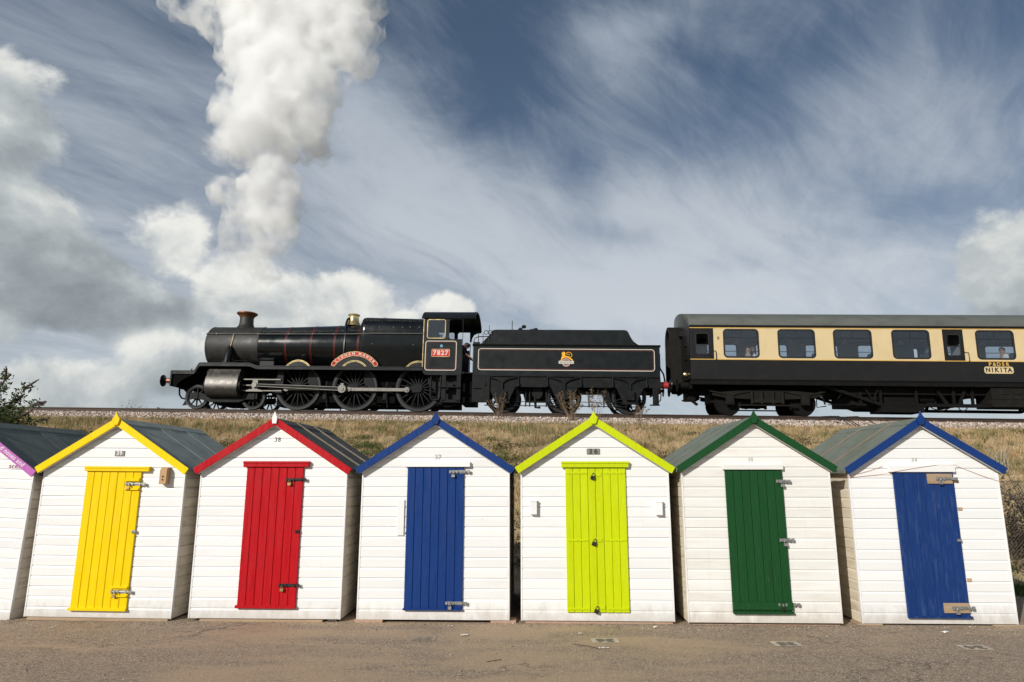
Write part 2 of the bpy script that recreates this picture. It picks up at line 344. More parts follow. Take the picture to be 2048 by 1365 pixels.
c = n.mix(n.math('MULTIPLY', crk, .55), c, (.075, .060, .048))
n.put(p.inputs['Base Color'], c); p.inputs['Roughness'].default_value = .92
b = n.node('ShaderNodeBump'); b.inputs['Strength'].default_value = .75; b.inputs['Distance'].default_value = .006
n.put(b.inputs['Height'], n.math('SUBTRACT', n.math('ADD', vo.outputs['Distance'], n.math('MULTIPLY', fine, .8)), n.math('MULTIPLY', crk, 2.)))
n.l.new(b.outputs[0], p.inputs['Normal'])
# earth under the grass
MT['earth'] = mat('dry earth and thatch', (.44, .33, .19), .95, var=.35, scale=3, dirt=(.19, .18, .075), dirt_amt=.7, dirt_scale=1.3, bump=.8, bscale=25)
MT['far_ground'] = mat('distant land', (.12, .13, .07), .95, var=.3, scale=.05)
MT['gravel_bed'] = mat('ballast bed', (.16, .13, .11), .95, var=.4, scale=18, bump=.8, bscale=40)

# steam
m, n, p = newmat('steam'); MT['steam'] = m
n.n.remove(p); o = [x for x in n.n if x.type == 'OUTPUT_MATERIAL'][0]
pv_ = n.node('ShaderNodeVolumePrincipled'); pv_.inputs['Color'].default_value = (.9985, .9985, .9985, 1)
pv_.inputs['Anisotropy'].default_value = .1
_p = n.node('ShaderNodeTexCoord').outputs['Object']
_nz = n.noise(n.vmath('ADD', _p, n.vmath('SCALE', n.comb(n.noise(_p, .9, 2, .5), n.noise(_p, 1.1, 2, .5), n.noise(_p, 1., 2, .5)), sc=.8)), 1.05, 5, .60)
n.put(pv_.inputs['Density'], n.mapr(_nz,   .34, .62, .12, 2.3, True))
n.l.new(pv_.outputs[0], o.inputs['Volume'])
m2 = m.copy(); m2.name = 'thin steam'; MT['thin_steam'] = m2
_n2 = NT(m2.node_tree); _pv2 = [x for x in _n2.n if x.type == 'PRINCIPLED_VOLUME'][0]; _mr = _pv2.inputs['Density'].links[0].from_node
_mr.inputs[4].default_value = 1.9; _mr.inputs[3].default_value = .0; _mr.inputs[1].default_value = .42; _mr.inputs[2].default_value = .68

# ------------------------------------------------------------------ mesh builder
class MB:
    def __init__(s): s.v = []; s.f = []; s.m = []; s.cur = 0
    def add(s, vs, fs):
        o = len(s.v); s.v += [tuple(x) for x in vs]
        for f in fs: s.f.append(tuple(i+o for i in f)); s.m.append(s.cur)
        return s
    def box(s, x0, x1, y0, y1, z0, z1):
        return s.add([(x0, y0, z0), (x1, y0, z0), (x1, y1, z0), (x0, y1, z0), (x0, y0, z1), (x1, y0, z1), (x1, y1, z1), (x0, y1, z1)],
                     [(0, 3, 2, 1), (4, 5, 6, 7), (0, 1, 5, 4), (1, 2, 6, 5), (2, 3, 7, 6), (3, 0, 4, 7)])
    def ext(s, poly, vec):
        n = len(poly); vec = Vector(vec)
        vs = [Vector(p) for p in poly]; vs += [p+vec for p in vs]
        fs = [tuple(range(n))[::-1], tuple(range(n, 2*n))]+[(i, (i+1) % n, (i+1) % n+n, i+n) for i in range(n)]
        return s.add(vs, fs)
    def xz(s, pts, y0, y1): return s.ext([(x, y0, z) for x, z in pts], (0, y1-y0, 0))
    def yz(s, pts, x0, x1): return s.ext([(x0, y, z) for y, z in pts], (x1-x0, 0, 0))
    def cyl(s, p0, p1, r0, r1=None, n=12, caps=True):
        r1 = r0 if r1 is None else r1
        p0 = Vector(p0); p1 = Vector(p1); a = (p1-p0).normalized()
        u = a.orthogonal().normalized(); w = a.cross(u)
        vs = []
        for p, r in ((p0, r0), (p1, r1)):
            for i in range(n):
                t = 2*pi*i/n; vs.append(p+u*(r*cos(t))+w*(r*sin(t)))
        fs = [(i, (i+1) % n, (i+1) % n+n, i+n) for i in range(n)]
        if caps: fs += [tuple(range(n))[::-1], tuple(range(n, 2*n))]
        return s.add(vs, fs)
    def tube(s, pts, r, n=6, closed=False):
        pts = [Vector(p) for p in pts]; k = len(pts); vs = []; fs = []
        rr = r if isinstance(r, (list, tuple)) else [r]*k
        prev = None
        for i, p in enumerate(pts):
            if closed: a = pts[(i+1) % k]-pts[i-1]
            else: a = pts[min(i+1, k-1)]-pts[max(i-1, 0)]
            a.normalize()
            if prev is None: u = a.orthogonal().normalized()
            else:
                u = prev-a*prev.dot(a)
                u = a.orthogonal().normalized() if u.length < 1e-6 else u.normalized()
            prev = u; w = a.cross(u)
            vs += [p+u*(rr[i]*cos(2*pi*j/n))+w*(rr[i]*sin(2*pi*j/n)) for j in range(n)]
        for i in range(k if closed else k-1):
            for j in range(n):
                a0 = i*n+j; a1 = i*n+(j+1) % n; b0 = ((i+1) % k)*n+j; b1 = ((i+1) % k)*n+(j+1) % n
                fs.append((a0, a1, b1, b0))
        if not closed: fs += [tuple(range(n))[::-1], tuple(range((k-1)*n, k*n))]
        return s.add(vs, fs)
    def lathe(s, o, axis, prof, n=24, close=True):
        """prof: list of (distance along axis, radius)."""
        o = Vector(o); a = Vector(axis).normalized()
        u = a.orthogonal().normalized() if abs(a.z) < .9 else Vector((1, 0, 0)); w = a.cross(u)
        vs = []; fs = []
        for t, r in prof:
            vs += [o+a*t+u*(r*cos(2*pi*j/n))+w*(r*sin(2*pi*j/n)) for j in range(n)]
        for i in range(len(prof)-1):
            fs += [(i*n+j, i*n+(j+1) % n, (i+1)*n+(j+1) % n, (i+1)*n+j) for j in range(n)]
        if close:
            if prof[0][1] > 1e-4: fs.append(tuple(range(n))[::-1])
            if prof[-1][1] > 1e-4: fs.append(tuple(range((len(prof)-1)*n, len(prof)*n)))
        return s.add(vs, fs)
    def ring(s, c, r0, r1, y0, y1, n=32, a0=0., a1=2*pi):
        """annulus (axis y) between radii r0<r1 and planes y0..y1; a0..a1 measured from +x towards +z."""
        full = abs(a1-a0-2*pi) < 1e-6; k = n if full else n+1; vs = []; fs = []
        for i in range(k):
            t = a0+(a1-a0)*i/n
            for r, y in ((r0, y0), (r1, y0), (r1, y1), (r0, y1)): vs.append((c[0]+r*cos(t), c[1]+y, c[2]+r*sin(t)))
        for i in range(n):
            b = ((i+1) % k)*4
            for q in range(4): fs.append((i*4+q, i*4+(q+1) % 4, b+(q+1) % 4, b+q))
        if not full: fs += [(0, 3, 2, 1), (n*4, n*4+1, n*4+2, n*4+3)]
        return s.add(vs, fs)
    def sphere(s, c, r, n=10, m=6, sc=(1, 1, 1)):
        vs = [(c[0], c[1], c[2]+r*sc[2])]; fs = []
        for i in range(1, m):
            for j in range(n):
                a = pi*i/m; b = 2*pi*j/n
                vs.append((c[0]+r*sc[0]*sin(a)*cos(b), c[1]+r*sc[1]*sin(a)*sin(b), c[2]+r*sc[2]*cos(a)))
        vs.append((c[0], c[1], c[2]-r*sc[2]))
        fs += [(0, 1+j, 1+(j+1) % n) for j in range(n)]
        for i in range(m-2):
            fs += [(1+i*n+j, 1+(i+1)*n+j, 1+(i+1)*n+(j+1) % n, 1+i*n+(j+1) % n) for j in range(n)]
        l = len(vs)-1; fs += [(l, 1+(m-2)*n+(j+1) % n, 1+(m-2)*n+j) for j in range(n)]
        return s.add(vs, fs)
    def loft(s, secs, cap=True):
        n = len(secs[0]); vs = [p for q in secs for p in q]; fs = []
        for i in range(len(secs)-1):
            fs += [(i*n+j, i*n+(j+1) % n, (i+1)*n+(j+1) % n, (i+1)*n+j) for j in range(n)]
        if cap: fs += [tuple(range(n))[::-1], tuple(range((len(secs)-1)*n, len(secs)*n))]
        return s.add(vs, fs)
    def merge(s, me, M):
        return s.add([M @ v.co for v in me.vertices], [tuple(p.vertices) for p in me.polygons])
    def mesh(s, name, mats, smooth=None, bevel=0., seg=1, shift=None):
        me = bpy.data.meshes.new(name)
        vs = s.v if shift is None else [(x-shift[0], y-shift[1], z-shift[2]) for x, y, z in s.v]
        me.from_pydata(vs, [], s.f)
        if not isinstance(mats, (list, tuple)): mats = [mats]
        for q in mats: me.materials.append(q)
        me.polygons.foreach_set('material_index', s.m)
        b = bmesh.new(); b.from_mesh(me)
        bmesh.ops.recalc_face_normals(b, faces=b.faces)
        if bevel:
            ed = [q for q in b.edges if len(q.link_faces) == 2 and q.calc_face_angle(0) > R(35)]
            bmesh.ops.bevel(b, geom=ed, offset=bevel, segments=seg, affect='EDGES', clamp_overlap=True)
        b.to_mesh(me); b.free()
        if smooth is not None:
            me.polygons.foreach_set('use_smooth', [True]*len(me.polygons))
            me.set_sharp_from_angle(angle=R(smooth))
        me.update(); return me

def obj(name, data, parent=None, loc=None, rot=None, label=None):
    o = bpy.data.objects.new(name, data); COL.objects.link(o)
    if parent: o.parent = parent
    if loc: o.location = loc
    if rot: o.rotation_euler = rot
    if label: o['label'] = label
    return o
def tag(o, label=None, cat=None, group=None, kind=None):
    if label: o['label'] = label
    if cat: o['category'] = cat
    if group: o['group'] = group
    if kind: o['kind'] = kind
    return o
def empty(name, loc=(0, 0, 0)):
    o = bpy.data.objects.new(name, None); o.empty_display_size = .2; COL.objects.link(o); o.location = loc; return o

# ------------------------------------------------------------------ lettering
_tx = {}
def glyphs(s, size=1., bold=0., shear=0., space=1.):
    k = (s, size, bold, shear, space)
    if k in _tx: return _tx[k]
    c = bpy.data.curves.new('lettering', 'FONT'); c.body = s; c.size = size; c.align_x = 'CENTER'; c.align_y = 'CENTER'
    c.offset = bold; c.shear = shear; c.space_character = space; c.resolution_u = 3
    o = bpy.data.objects.new('lettering', c); COL.objects.link(o)
    me = bpy.data.meshes.new_from_object(o.evaluated_get(bpy.context.evaluated_depsgraph_get()))
    bpy.data.objects.remove(o); _tx[k] = me; return me
TXM = Matrix.Rotation(pi/2, 4, 'X')       # text plane XY -> facing -Y
def text_on(mb, s, x, y, z, size, bold=0., rot=0., shear=0., space=1., sx=1.):
    M = Matrix.Translation((x, y, z)) @ Matrix.Rotation(-rot, 4, 'Y') @ TXM @ Matrix.Diagonal((sx, 1, 1, 1))
    mb.merge(glyphs(s, size, bold, shear, space), M)
def slab(mb, s, x, y, z, size, adv, t=.13, rot=None, bold=.0):
    """capital letters with slab serifs added at the stems, one at a time."""
    n = len(s)
    for i, ch in enumerate(s):
        if ch == ' ': continue
        cx = x+(i-(n-1)/2)*adv
        text_on(mb, ch, cx, y, z, size, bold)
        h = size*.355; w = size*.11; th = size*.05
        feet = {'N': ((-.22, 1), (.22, 1), (-.22, -1)), 'I': ((0, 1), (0, -1)), 'K': ((-.2, 1), (-.2, -1), (.2, 1), (.22, -1)), 'T': ((0, -1),), 'A': ((-.25, -1), (.25, -1)),
                'P': ((-.2, -1),), 'D': (), 'S': (), 'R': ((-.2, -1), (.22, -1)), 'M': ((-.27, -1), (.27, -1), (-.27, 1), (.27, 1)), 'H': ((-.2, 1), (.2, 1), (-.2, -1), (.2, -1)),
                'L': ((-.16, 1),), 'Y': ((0, -1), (-.24, 1), (.24, 1)), 'O': (), '7': ((-.2, .8),), '8': (), '2': ()}.get(ch, ())
        for fx, fz in feet:
            zc = z+fz*(h-th/2); xc = cx+fx*size
            mb.add([(xc-w, y, zc-th/2), (xc+w, y, zc-th/2), (xc+w, y, zc+th/2), (xc-w, y, zc+th/2)], [(0, 1, 2, 3)])

# ------------------------------------------------------------------ frames of reference
TH = atan(-.033)
HX = Vector((cos(TH), sin(TH), 0)); HN = Vector((-sin(TH), cos(TH), 0))
def hutpos(x, back=0., z=0.): return Vector((0, 8.72, 0))+HX*x+HN*back+Vector((0, 0, z))
TT, GRAD = R(-3.0), -.0168
TX = Vector((cos(TT), sin(TT), GRAD)).normalized(); TN = Vector((-sin(TT), cos(TT), 0)); TZ = TX.cross(TN)
T0 = Vector((0, 26.05, 4.05))
TROT = Matrix((TX, TN, TZ)).transposed()
def trk(s, y=0., z=0.): return T0+TX*s+TN*y+TZ*z
def railz(X): return T0.z+GRAD*X
def track_y(X): return T0.y+tan(TT)*X

# ================================================================== SETTING
def sheet(name, x0, x1, y0, y1, z, m, nx=1, ny=1):
    b = MB(); vs = [(x0+(x1-x0)*i/nx, y0+(y1-y0)*j/ny, z) for j in range(ny+1) for i in range(nx+1)]
    b.add(vs, [(j*(nx+1)+i, j*(nx+1)+i+1, (j+1)*(nx+1)+i+1, (j+1)*(nx+1)+i) for j in range(ny) for i in range(nx)])
    return tag(obj(name, b.mesh(name, m)), kind='structure')
sheet('ground', -3000, 3000, -3000, 3000, -.30, MT['far_ground'])
sheet('tarmac', -40, 40, -25, 11.6, 0., MT['tarmac'])

def h2(x, y, s=0.): return mnoise.noise(Vector((x, y, s)))
BALL_DROP = .56                                      # ballast shoulder foot below the rail top
def bank_z(X, Y):
    yt = track_y(X); v = Y-yt; zr = railz(X)-BALL_DROP-.03
    if v > 3.2: z = max(-.4, zr-(v-3.2)*.55)
    elif v > -3.3: z = zr
    else:
        y0 = 11.35-.033*X; t = min(1, max(0, (Y-y0)/(yt-3.3-y0)))
        z = -.06+(zr+.06)*(.86*t+.14*t*t*(3-2*t))
        k = sin(pi*t); z += k*(.13*h2(X*.55, Y*.8)+.06*h2(X*1.7, Y*1.9, 4))
    if X > 7.2 and v < -8 and z > 0: z *= 1-.35*min(1, (X-7.2)/2.)*min(1, max(0, (-v-8)/3.))
    return z
nx, ny = 190, 70
xs = np.linspace(-48, 48, nx+1); ys = np.concatenate([np.linspace(11.0, 24, 56), np.linspace(24.6, 46, 15)])
b = MB(); b.add([(x, y, bank_z(x, y)) for y in ys for x in xs], [(j*(nx+1)+i, j*(nx+1)+i+1, (j+1)*(nx+1)+i+1, (j+1)*(nx+1)+i) for j in range(len(ys)-1) for i in range(nx)])
tag(obj('embankment', b.mesh('embankment', MT['earth'], 60)), kind='structure')

def raw(name, V, F, m, tone=None, n=3, smooth=False):
    """big numpy mesh: V (k,3), F (f,n) and one tone colour per face."""
    me = bpy.data.meshes.new(name); k = len(F)
    me.vertices.add(len(V)); me.vertices.foreach_set('co', np.asarray(V, np.float32).ravel())
    me.loops.add(k*n); me.loops.foreach_set('vertex_index', np.asarray(F, np.int32).ravel())
    me.polygons.add(k); me.polygons.foreach_set('loop_start', np.arange(0, k*n, n, dtype=np.int32))
    me.polygons.foreach_set('loop_total', np.full(k, n, np.int32))
    me.materials.append(m); me.update(calc_edges=True)
    if tone is not None:
        a = me.color_attributes.new('tone', 'FLOAT_COLOR', 'CORNER')
        c = np.ones((k, n, 4), np.float32); c[..., :3] = np.asarray(tone)[:, None, :]
        a.data.foreach_set('color', c.ravel())
    if smooth: me.polygons.foreach_set('use_smooth', np.ones(k, bool))
    return me

# --- grass on the bank: single blades in tufts, straw with greener patches
NB = 230000
gx = rng.uniform(-21, 23, NB); t_ = rng.random(NB)**.62
y0 = 11.4-.033*gx; y1 = T0.y+np.tan(TT)*gx-2.95; gy = y0+(y1-y0)*t_
cl = rng.integers(0, 26000, NB); crng = np.random.default_rng(3)          # gather blades into tufts
gx = gx*.35+.65*(np.floor(gx*5)/5+crng.uniform(0, .2, 26000)[cl]*1.); gy = gy*.4+.6*(np.floor(gy*5)/5+crng.uniform(0, .2, 26000)[cl])
lo = np.array([h2(a*.45, b_*.9, 2) for a, b_ in zip(gx, gy)]); hi = np.array([h2(a*1.9, b_*2.6, 8) for a, b_ in zip(gx, gy)])
gz = np.array([bank_z(a, b_) for a, b_ in zip(gx, gy)])
hgt = rng.uniform(.05, .17, NB)*(1+.6*np.clip(lo+.4*hi, -.6, 1.2)); hgt *= np.where(t_ < .45, 1.5, 1.0); hgt = np.where(t_ > .96, hgt*.7, hgt)
wid = rng.uniform(.004, .009, NB); an = rng.uniform(0, 2*pi, NB); ln = rng.uniform(.1, .9, NB)*hgt; la = rng.uniform(0, 2*pi, NB)
V = np.zeros((NB, 3, 3)); V[:, 0] = np.c_[gx-wid*np.cos(an), gy-wid*np.sin(an), gz-.01]; V[:, 1] = np.c_[gx+wid*np.cos(an), gy+wid*np.sin(an), gz-.01]
V[:, 2] = np.c_[gx+ln*np.cos(la), gy+ln*np.sin(la), gz+hgt]
straw = np.array([.62, .45, .25]); olive = np.array([.27, .235, .095]); green = np.array([.110, .150, .040]); pale = np.array([.60, .47, .29]); rusty = np.array([.32, .18, .10])
g = np.clip((lo*1.3+hi*.9+.06+np.where(t_ < .5, .16, 0.)+np.where(t_ > .9, .10, 0.))*2.0, 0, 1)
w_ = rng.random(NB)
col = straw*(1-g[:, None])+olive*g[:, None]
col = np.where((w_ < .17*(.4+g))[:, None], green, col); col = np.where((w_ > .86)[:, None], pale, col); col = np.where(((w_ > .74) & (w_ <= .86) & (hi > -.1))[:, None], rusty, col)
col = col*rng.uniform(.7, 1.25, NB)[:, None]
o = obj('grass', raw('grass', V.reshape(-1, 3), np.arange(NB*3).reshape(-1, 3), MT['grass'], col)); tag(o, kind='stuff')

# tussocks: denser, taller clumps standing out of the sward
NT_ = 3400; tx_ = rng.uniform(-20, 22, NT_); tt_ = rng.random(NT_)**.6; tya = 11.6-.033*tx_; ty_ = tya+(T0.y+np.tan(TT)*tx_-3.0-tya)*tt_
KB = 26; tz0 = np.array([bank_z(a, b_) for a, b_ in zip(tx_, ty_)]); rt_ = rng.uniform(.03, .12, NT_); ht_ = rng.uniform(.10, .30, NT_)*np.where(tt_ > .9, .6, 1.)
tcol = np.array([straw*1.05, straw*.8, olive, green*.9, pale, rusty, straw*.55, olive*.7])[rng.integers(0, 8, NT_)]*rng.uniform(.75, 1.15, NT_)[:, None]
aa_ = rng.uniform(0, 2*pi, (NT_, KB)); rr2 = rt_[:, None]*np.sqrt(rng.random((NT_, KB))); h_ = ht_[:, None]*rng.uniform(.5, 1.1, (NT_, KB)); out = rng.uniform(.15, .8, (NT_, KB))*h_
bx_ = tx_[:, None]+rr2*np.cos(aa_); by_ = ty_[:, None]+rr2*np.sin(aa_); w2 = rng.uniform(.003, .007, (NT_, KB)); pa = aa_+pi/2
V = np.stack([np.stack([bx_-w2*np.cos(pa), by_-w2*np.sin(pa), tz0[:, None]-.02+0*bx_], -1), np.stack([bx_+w2*np.cos(pa), by_+w2*np.sin(pa), tz0[:, None]-.02+0*bx_], -1), np.stack([bx_+out*np.cos(aa_), by_+out*np.sin(aa_), tz0[:, None]+h_], -1)], 2).reshape(-1, 3)
o = obj('grass_tussocks', raw('grass_tussocks', V, np.arange(NT_*KB*3).reshape(-1, 3), MT['grass'], (tcol[:, None, :]*rng.uniform(.75, 1.25, (NT_, KB, 1))).reshape(-1, 3))); tag(o, kind='stuff')

# --- leafy undergrowth in the foot of the bank and in green patches on it
def leaves(cx, cy, cz, n, sx, sy, sz, size, cols, seed=0, round_=True, upw=.4):
    q = np.random.default_rng(seed)
    p = q.normal(0, 1, (n, 3)); p /= np.linalg.norm(p, axis=1)[:, None]; p *= (q.random(n)**.45)[:, None]
    lump = np.array([1+.55*mnoise.noise(Vector(v)*2.1+Vector((seed*3.1, 0, 0))) for v in p]); p *= lump[:, None]
    c = np.c_[cx+p[:, 0]*sx, cy+p[:, 1]*sy, cz+np.abs(p[:, 2])*sz if round_ else cz+p[:, 2]*sz]
    nrm = q.normal(0, 1, (n, 3)); nrm[:, 2] = np.abs(nrm[:, 2])+upw; nrm /= np.linalg.norm(nrm, axis=1)[:, None]
    u = np.cross(nrm, q.normal(0, 1, (n, 3))); u /= np.linalg.norm(u, axis=1)[:, None]; w = np.cross(nrm, u)
    s_ = size*q.uniform(.55, 1.3, n)[:, None]
    V = np.stack([c-u*s_, c-w*s_*.42, c+u*s_, c+w*s_*.42], 1).reshape(-1, 3)
    F = np.arange(n*4).reshape(-1, 4)
    t = np.asarray(cols)[q.integers(0, len(cols), n)]*q.uniform(.65, 1.3, n)[:, None]
    return V, F, t
GREENS = [(.080, .125, .030), (.110, .150, .038), (.060, .090, .026), (.15, .17, .05)]
DULL = [(.085, .100, .040), (.13, .115, .055), (.19, .14, .08), (.065, .075, .033)]
Vs, Fs, Ts = [], [], []; off = 0
spots = [(-4.15, 19.7, .50, 420, 0), (-3.75, 18.9, .6, 420, 0), (-4.5, 20.6, .30, 150, 0), (-3.3, 18.6, .5, 300, 0), (-4.9, 18.4, .5, 260, 1), (-.25, 19.4, .6, 300, 1), (-.2, 18.5, .6, 340, 0), (.5, 19.6, .35, 160, 0), (-.7, 20.4, .3, 110, 0), (1.5, 20.5, .3, 90, 1), (.3, 17.8, .6, 300, 1), (3.6, 19.5, .45, 170, 0), (4.0, 18.6, .5, 220, 1),
         (-2.0, 20.6, .30, 100, 0), (-8.3, 19.8, .5, 260, 1), (-7.8, 20.9, .3, 120, 0), (-6.0, 21.2, .3, 110, 1), (8.2, 20.9, .35, 120, 1), (13.2, 20.6, .4, 160, 1), (14.4, 18.6, .5, 220, 0), (-13.2, 20.8, .6, 260, 0), (-12.2, 21.0, .4, 160, 1), (5.6, 21.0, .3, 100, 1), (16., 21.3, .4, 120, 1),
         (4.6, 18.2, .8, 200, 1), (8.4, 20., .6, 130, 1), (-10.9, 20.4, .7, 220, 1), (6.4, 19.6, .6, 110, 1), (3., 20.6, .6, 100, 1), (-6.4, 20.6, .6, 130, 1), (11.2, 17.2, .9, 300, 1)]
for i in range(40):
    X = random.uniform(-10, 9); spots.append((X, 12.2-.033*X+random.uniform(0, 2.2), random.uniform(.4, .9), 220, random.choice([0, 1, 1])))
for i, (X, Y, r, n_, k) in enumerate(spots):
    V, F, t = leaves(X, Y, bank_z(X, Y)-.03, n_*2, r, r*.9, r*.42, .036, DULL if k else GREENS, 50+i)
    Vs.append(V); Fs.append(F+off); Ts.append(t); off += len(V)
o = obj('undergrowth', raw('undergrowth', np.concatenate(Vs), np.concatenate(Fs), MT['leaf'], np.concatenate(Ts), 4)); tag(o, kind='stuff')

# --- ballast: bed plus loose stones on the top and the near shoulder
b = MB()
secs = []
for X in np.linspace(-47, 47, 60):
    zr = railz(X); yt = track_y(X)
    pr = [(-3.35, -.72), (-2.95, -.56), (-1.78, -.265), (-1.2, -.235), (1.3, -.235), (2.1, -.25), (3.3, -.70)]
    secs.append([(X, yt+a, zr+c_) for a, c_ in pr])
vs = [p for q in secs for p in q]
b.add(vs, [(i*7+j, (i+1)*7+j, (i+1)*7+j+1, i*7+j+1) for i in range(59) for j in range(6)])
tag(obj('ballast_bed', b.mesh('ballast_bed', MT['gravel_bed'])), kind='structure')
NS = 24000
sx = rng.uniform(-21, 23, NS); w_ = rng.random(NS)
v_ = np.where(w_ < .86, rng.uniform(-3.22, -1.30, NS), rng.uniform(-1.3, 1.6, NS))
prz = np.interp(v_, [-3.35, -2.95, -1.78, -1.2, 1.3, 2.1, 3.3], [-.72, -.56, -.265, -.235, -.235, -.25, -.70])
cy_ = T0.y+np.tan(TT)*sx+v_; cz_ = T0.z+GRAD*sx+prz+.008
ico = bmesh.new(); bmesh.ops.create_icosphere(ico, subdivisions=1, radius=1)
IV = np.array([v.co[:] for v in ico.verts]); IF = np.array([[v.index for v in f.verts] for f in ico.faces]); ico.free()
oct_v = np.array([(1, 0, 0), (-1, 0, 0), (0, 1, 0), (0, -1, 0), (0, 0, 1), (0, 0, -1)], float)
oct_f = np.array([(0, 2, 4), (2, 1, 4), (1, 3, 4), (3, 0, 4), (2, 0, 5), (1, 2, 5), (3, 1, 5), (0, 3, 5)])
rs = rng.uniform(.024, .056, NS); vv = oct_v[None]*rng.uniform(.6, 1.25, (NS, 6, 1))+rng.normal(0, .22, (NS, 6, 3))
aa = rng.uniform(0, 2*pi, NS); ca, sa = np.cos(aa)[:, None], np.sin(aa)[:, None]
vv = np.stack([vv[..., 0]*ca-vv[..., 1]*sa, vv[..., 0]*sa+vv[..., 1]*ca, vv[..., 2]*.8], -1)*rs[:, None, None]
vv += np.c_[sx, cy_, cz_][:, None, :]
fc = (oct_f[None]+(np.arange(NS)*6)[:, None, None]).reshape(-1, 3)
pal = np.array([(.56, .45, .38), (.64, .54, .46), (.44, .33, .26), (.34, .28, .25), (.72, .63, .55), (.54, .40, .32)])
tn_ = np.repeat(pal[rng.integers(0, len(pal), NS)]*rng.uniform(.7, 1.15, NS)[:, None], 8, 0)
o = obj('ballast', raw('ballast', vv.reshape(-1, 3), fc, MT['stone'], tn_)); tag(o, kind='stuff')

# --- track
tk = empty('railway_track', trk(0, 0, -.16)); tag(tk, 'rusty steel railway track on pale ballast along the top of the bank', 'railway track')
tk.rotation_euler = TROT.to_euler()
b = MB(); prof = [(-.07, -.157), (.07, -.157), (.07, -.145), (.012, -.128), (.012, -.045), (.035, -.035), (.035, 0), (-.035, 0), (-.035, -.035), (-.012, -.045), (-.012, -.128), (-.07, -.145)]
b.yz([(y, z+.16) for y, z in prof], -46, 46); rail_me = b.mesh('rail', MT['rail'], 30)
for y in (-.755, .755): obj('rail', rail_me, tk, (0, y, 0))
b = MB(); b.box(-.125, .125, -1.3, 1.3, -.125, .0); sl_me = b.mesh('sleeper', MT['sleeper'], None, .01)
for i in range(-56, 57): obj('sleeper', sl_me, tk, (i*.72+random.uniform(-.02, .02), random.uniform(-.03, .03), 0))

# ================================================================== BEACH HUTS
PITCH = .1222; DEPTH = 2.12; SLOPE = .640
def board_profile(h): return [(-.016, 0), (-.016, h-.026), (-.0115, h-.012), (-.006, h-.004), (-.005, h), (0, h), (0, 0)]
def front_board(z0, z1, half, ze, zp):
    """one horizontal shiplap board, its ends cut to the wall or to the gable slope; built about its own foot."""
    b = MB(); pr = [(y, min(z, zp-.008-z0)) for y, z in board_profile(z1-z0)]
    def hw(z): return half if z <= ze else max(.003, (zp-z)/SLOPE)
    n = len(pr); vs = [(-hw(z0+z), y, z) for y, z in pr]+[(hw(z0+z), y, z) for y, z in pr]
    b.add(vs, [tuple(range(n))[::-1], tuple(range(n, 2*n))]+[(i, (i+1) % n, (i+1) % n+n, i+n) for i in range(n)])
    return b
_side = {}
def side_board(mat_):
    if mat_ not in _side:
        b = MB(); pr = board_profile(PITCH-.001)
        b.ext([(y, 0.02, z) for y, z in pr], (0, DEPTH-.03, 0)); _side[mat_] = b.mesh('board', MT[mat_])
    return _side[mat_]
def bolt_mesh(kind, length=.22):
    m_ = MT['galv'] if kind == 'galv' else MT['black_iron']
    b = MB(); b.box(-length/2, length/2, -.004, 0, -.02, .02)
    b.cyl((-length/2+.02, -.013, .002), (length/2+.035, -.013, .002), .0075, n=8)
    for x in (-length*.42, -.01, length*.40): b.box(x-.011, x+.011, -.024, -.004, -.014, .018)
    b.box(-length*.28, -length*.18, -.030, -.012, -.018, .012)
    b.box(length/2+.012, length/2+.045, -.020, 0, -.017, .019)
    return b.mesh('bolt', m_, None, .002)
def padlock_mesh(m_):
    b = MB(); b.box(-.021, .021, -.012, .006, -.060, -.026)
    b.tube([(-.013, -.003, -.028), (-.013, -.003, -.008), (-.009, -.003, .003), (0, -.003, .008), (.009, -.003, .003), (.013, -.003, -.008), (.013, -.003, -.028)], .0036, 6)
    return b.mesh('padlock', MT[m_], None, .003)
BOLT_G = bolt_mesh('galv'); BOLT_B = bolt_mesh('iron'); BOLT_GS = bolt_mesh('galv', .13)
LOCK_BR = padlock_mesh('brass_lock'); LOCK_BK = padlock_mesh('black_iron'); LOCK_ST = padlock_mesh('galv')

def finial(kind):
    if kind == 'diamond': pts = [(0, .085), (.036, .0), (.026, -.075), (-.026, -.075), (-.036, .0)]
    else: pts = [(0, .088), (.012, .052), (.026, .022), (.050, -.006), (.042, -.045), (.026, -.088), (-.030, -.088), (-.044, -.045), (-.050, -.006), (-.026, .022), (-.012, .052)]
    return pts

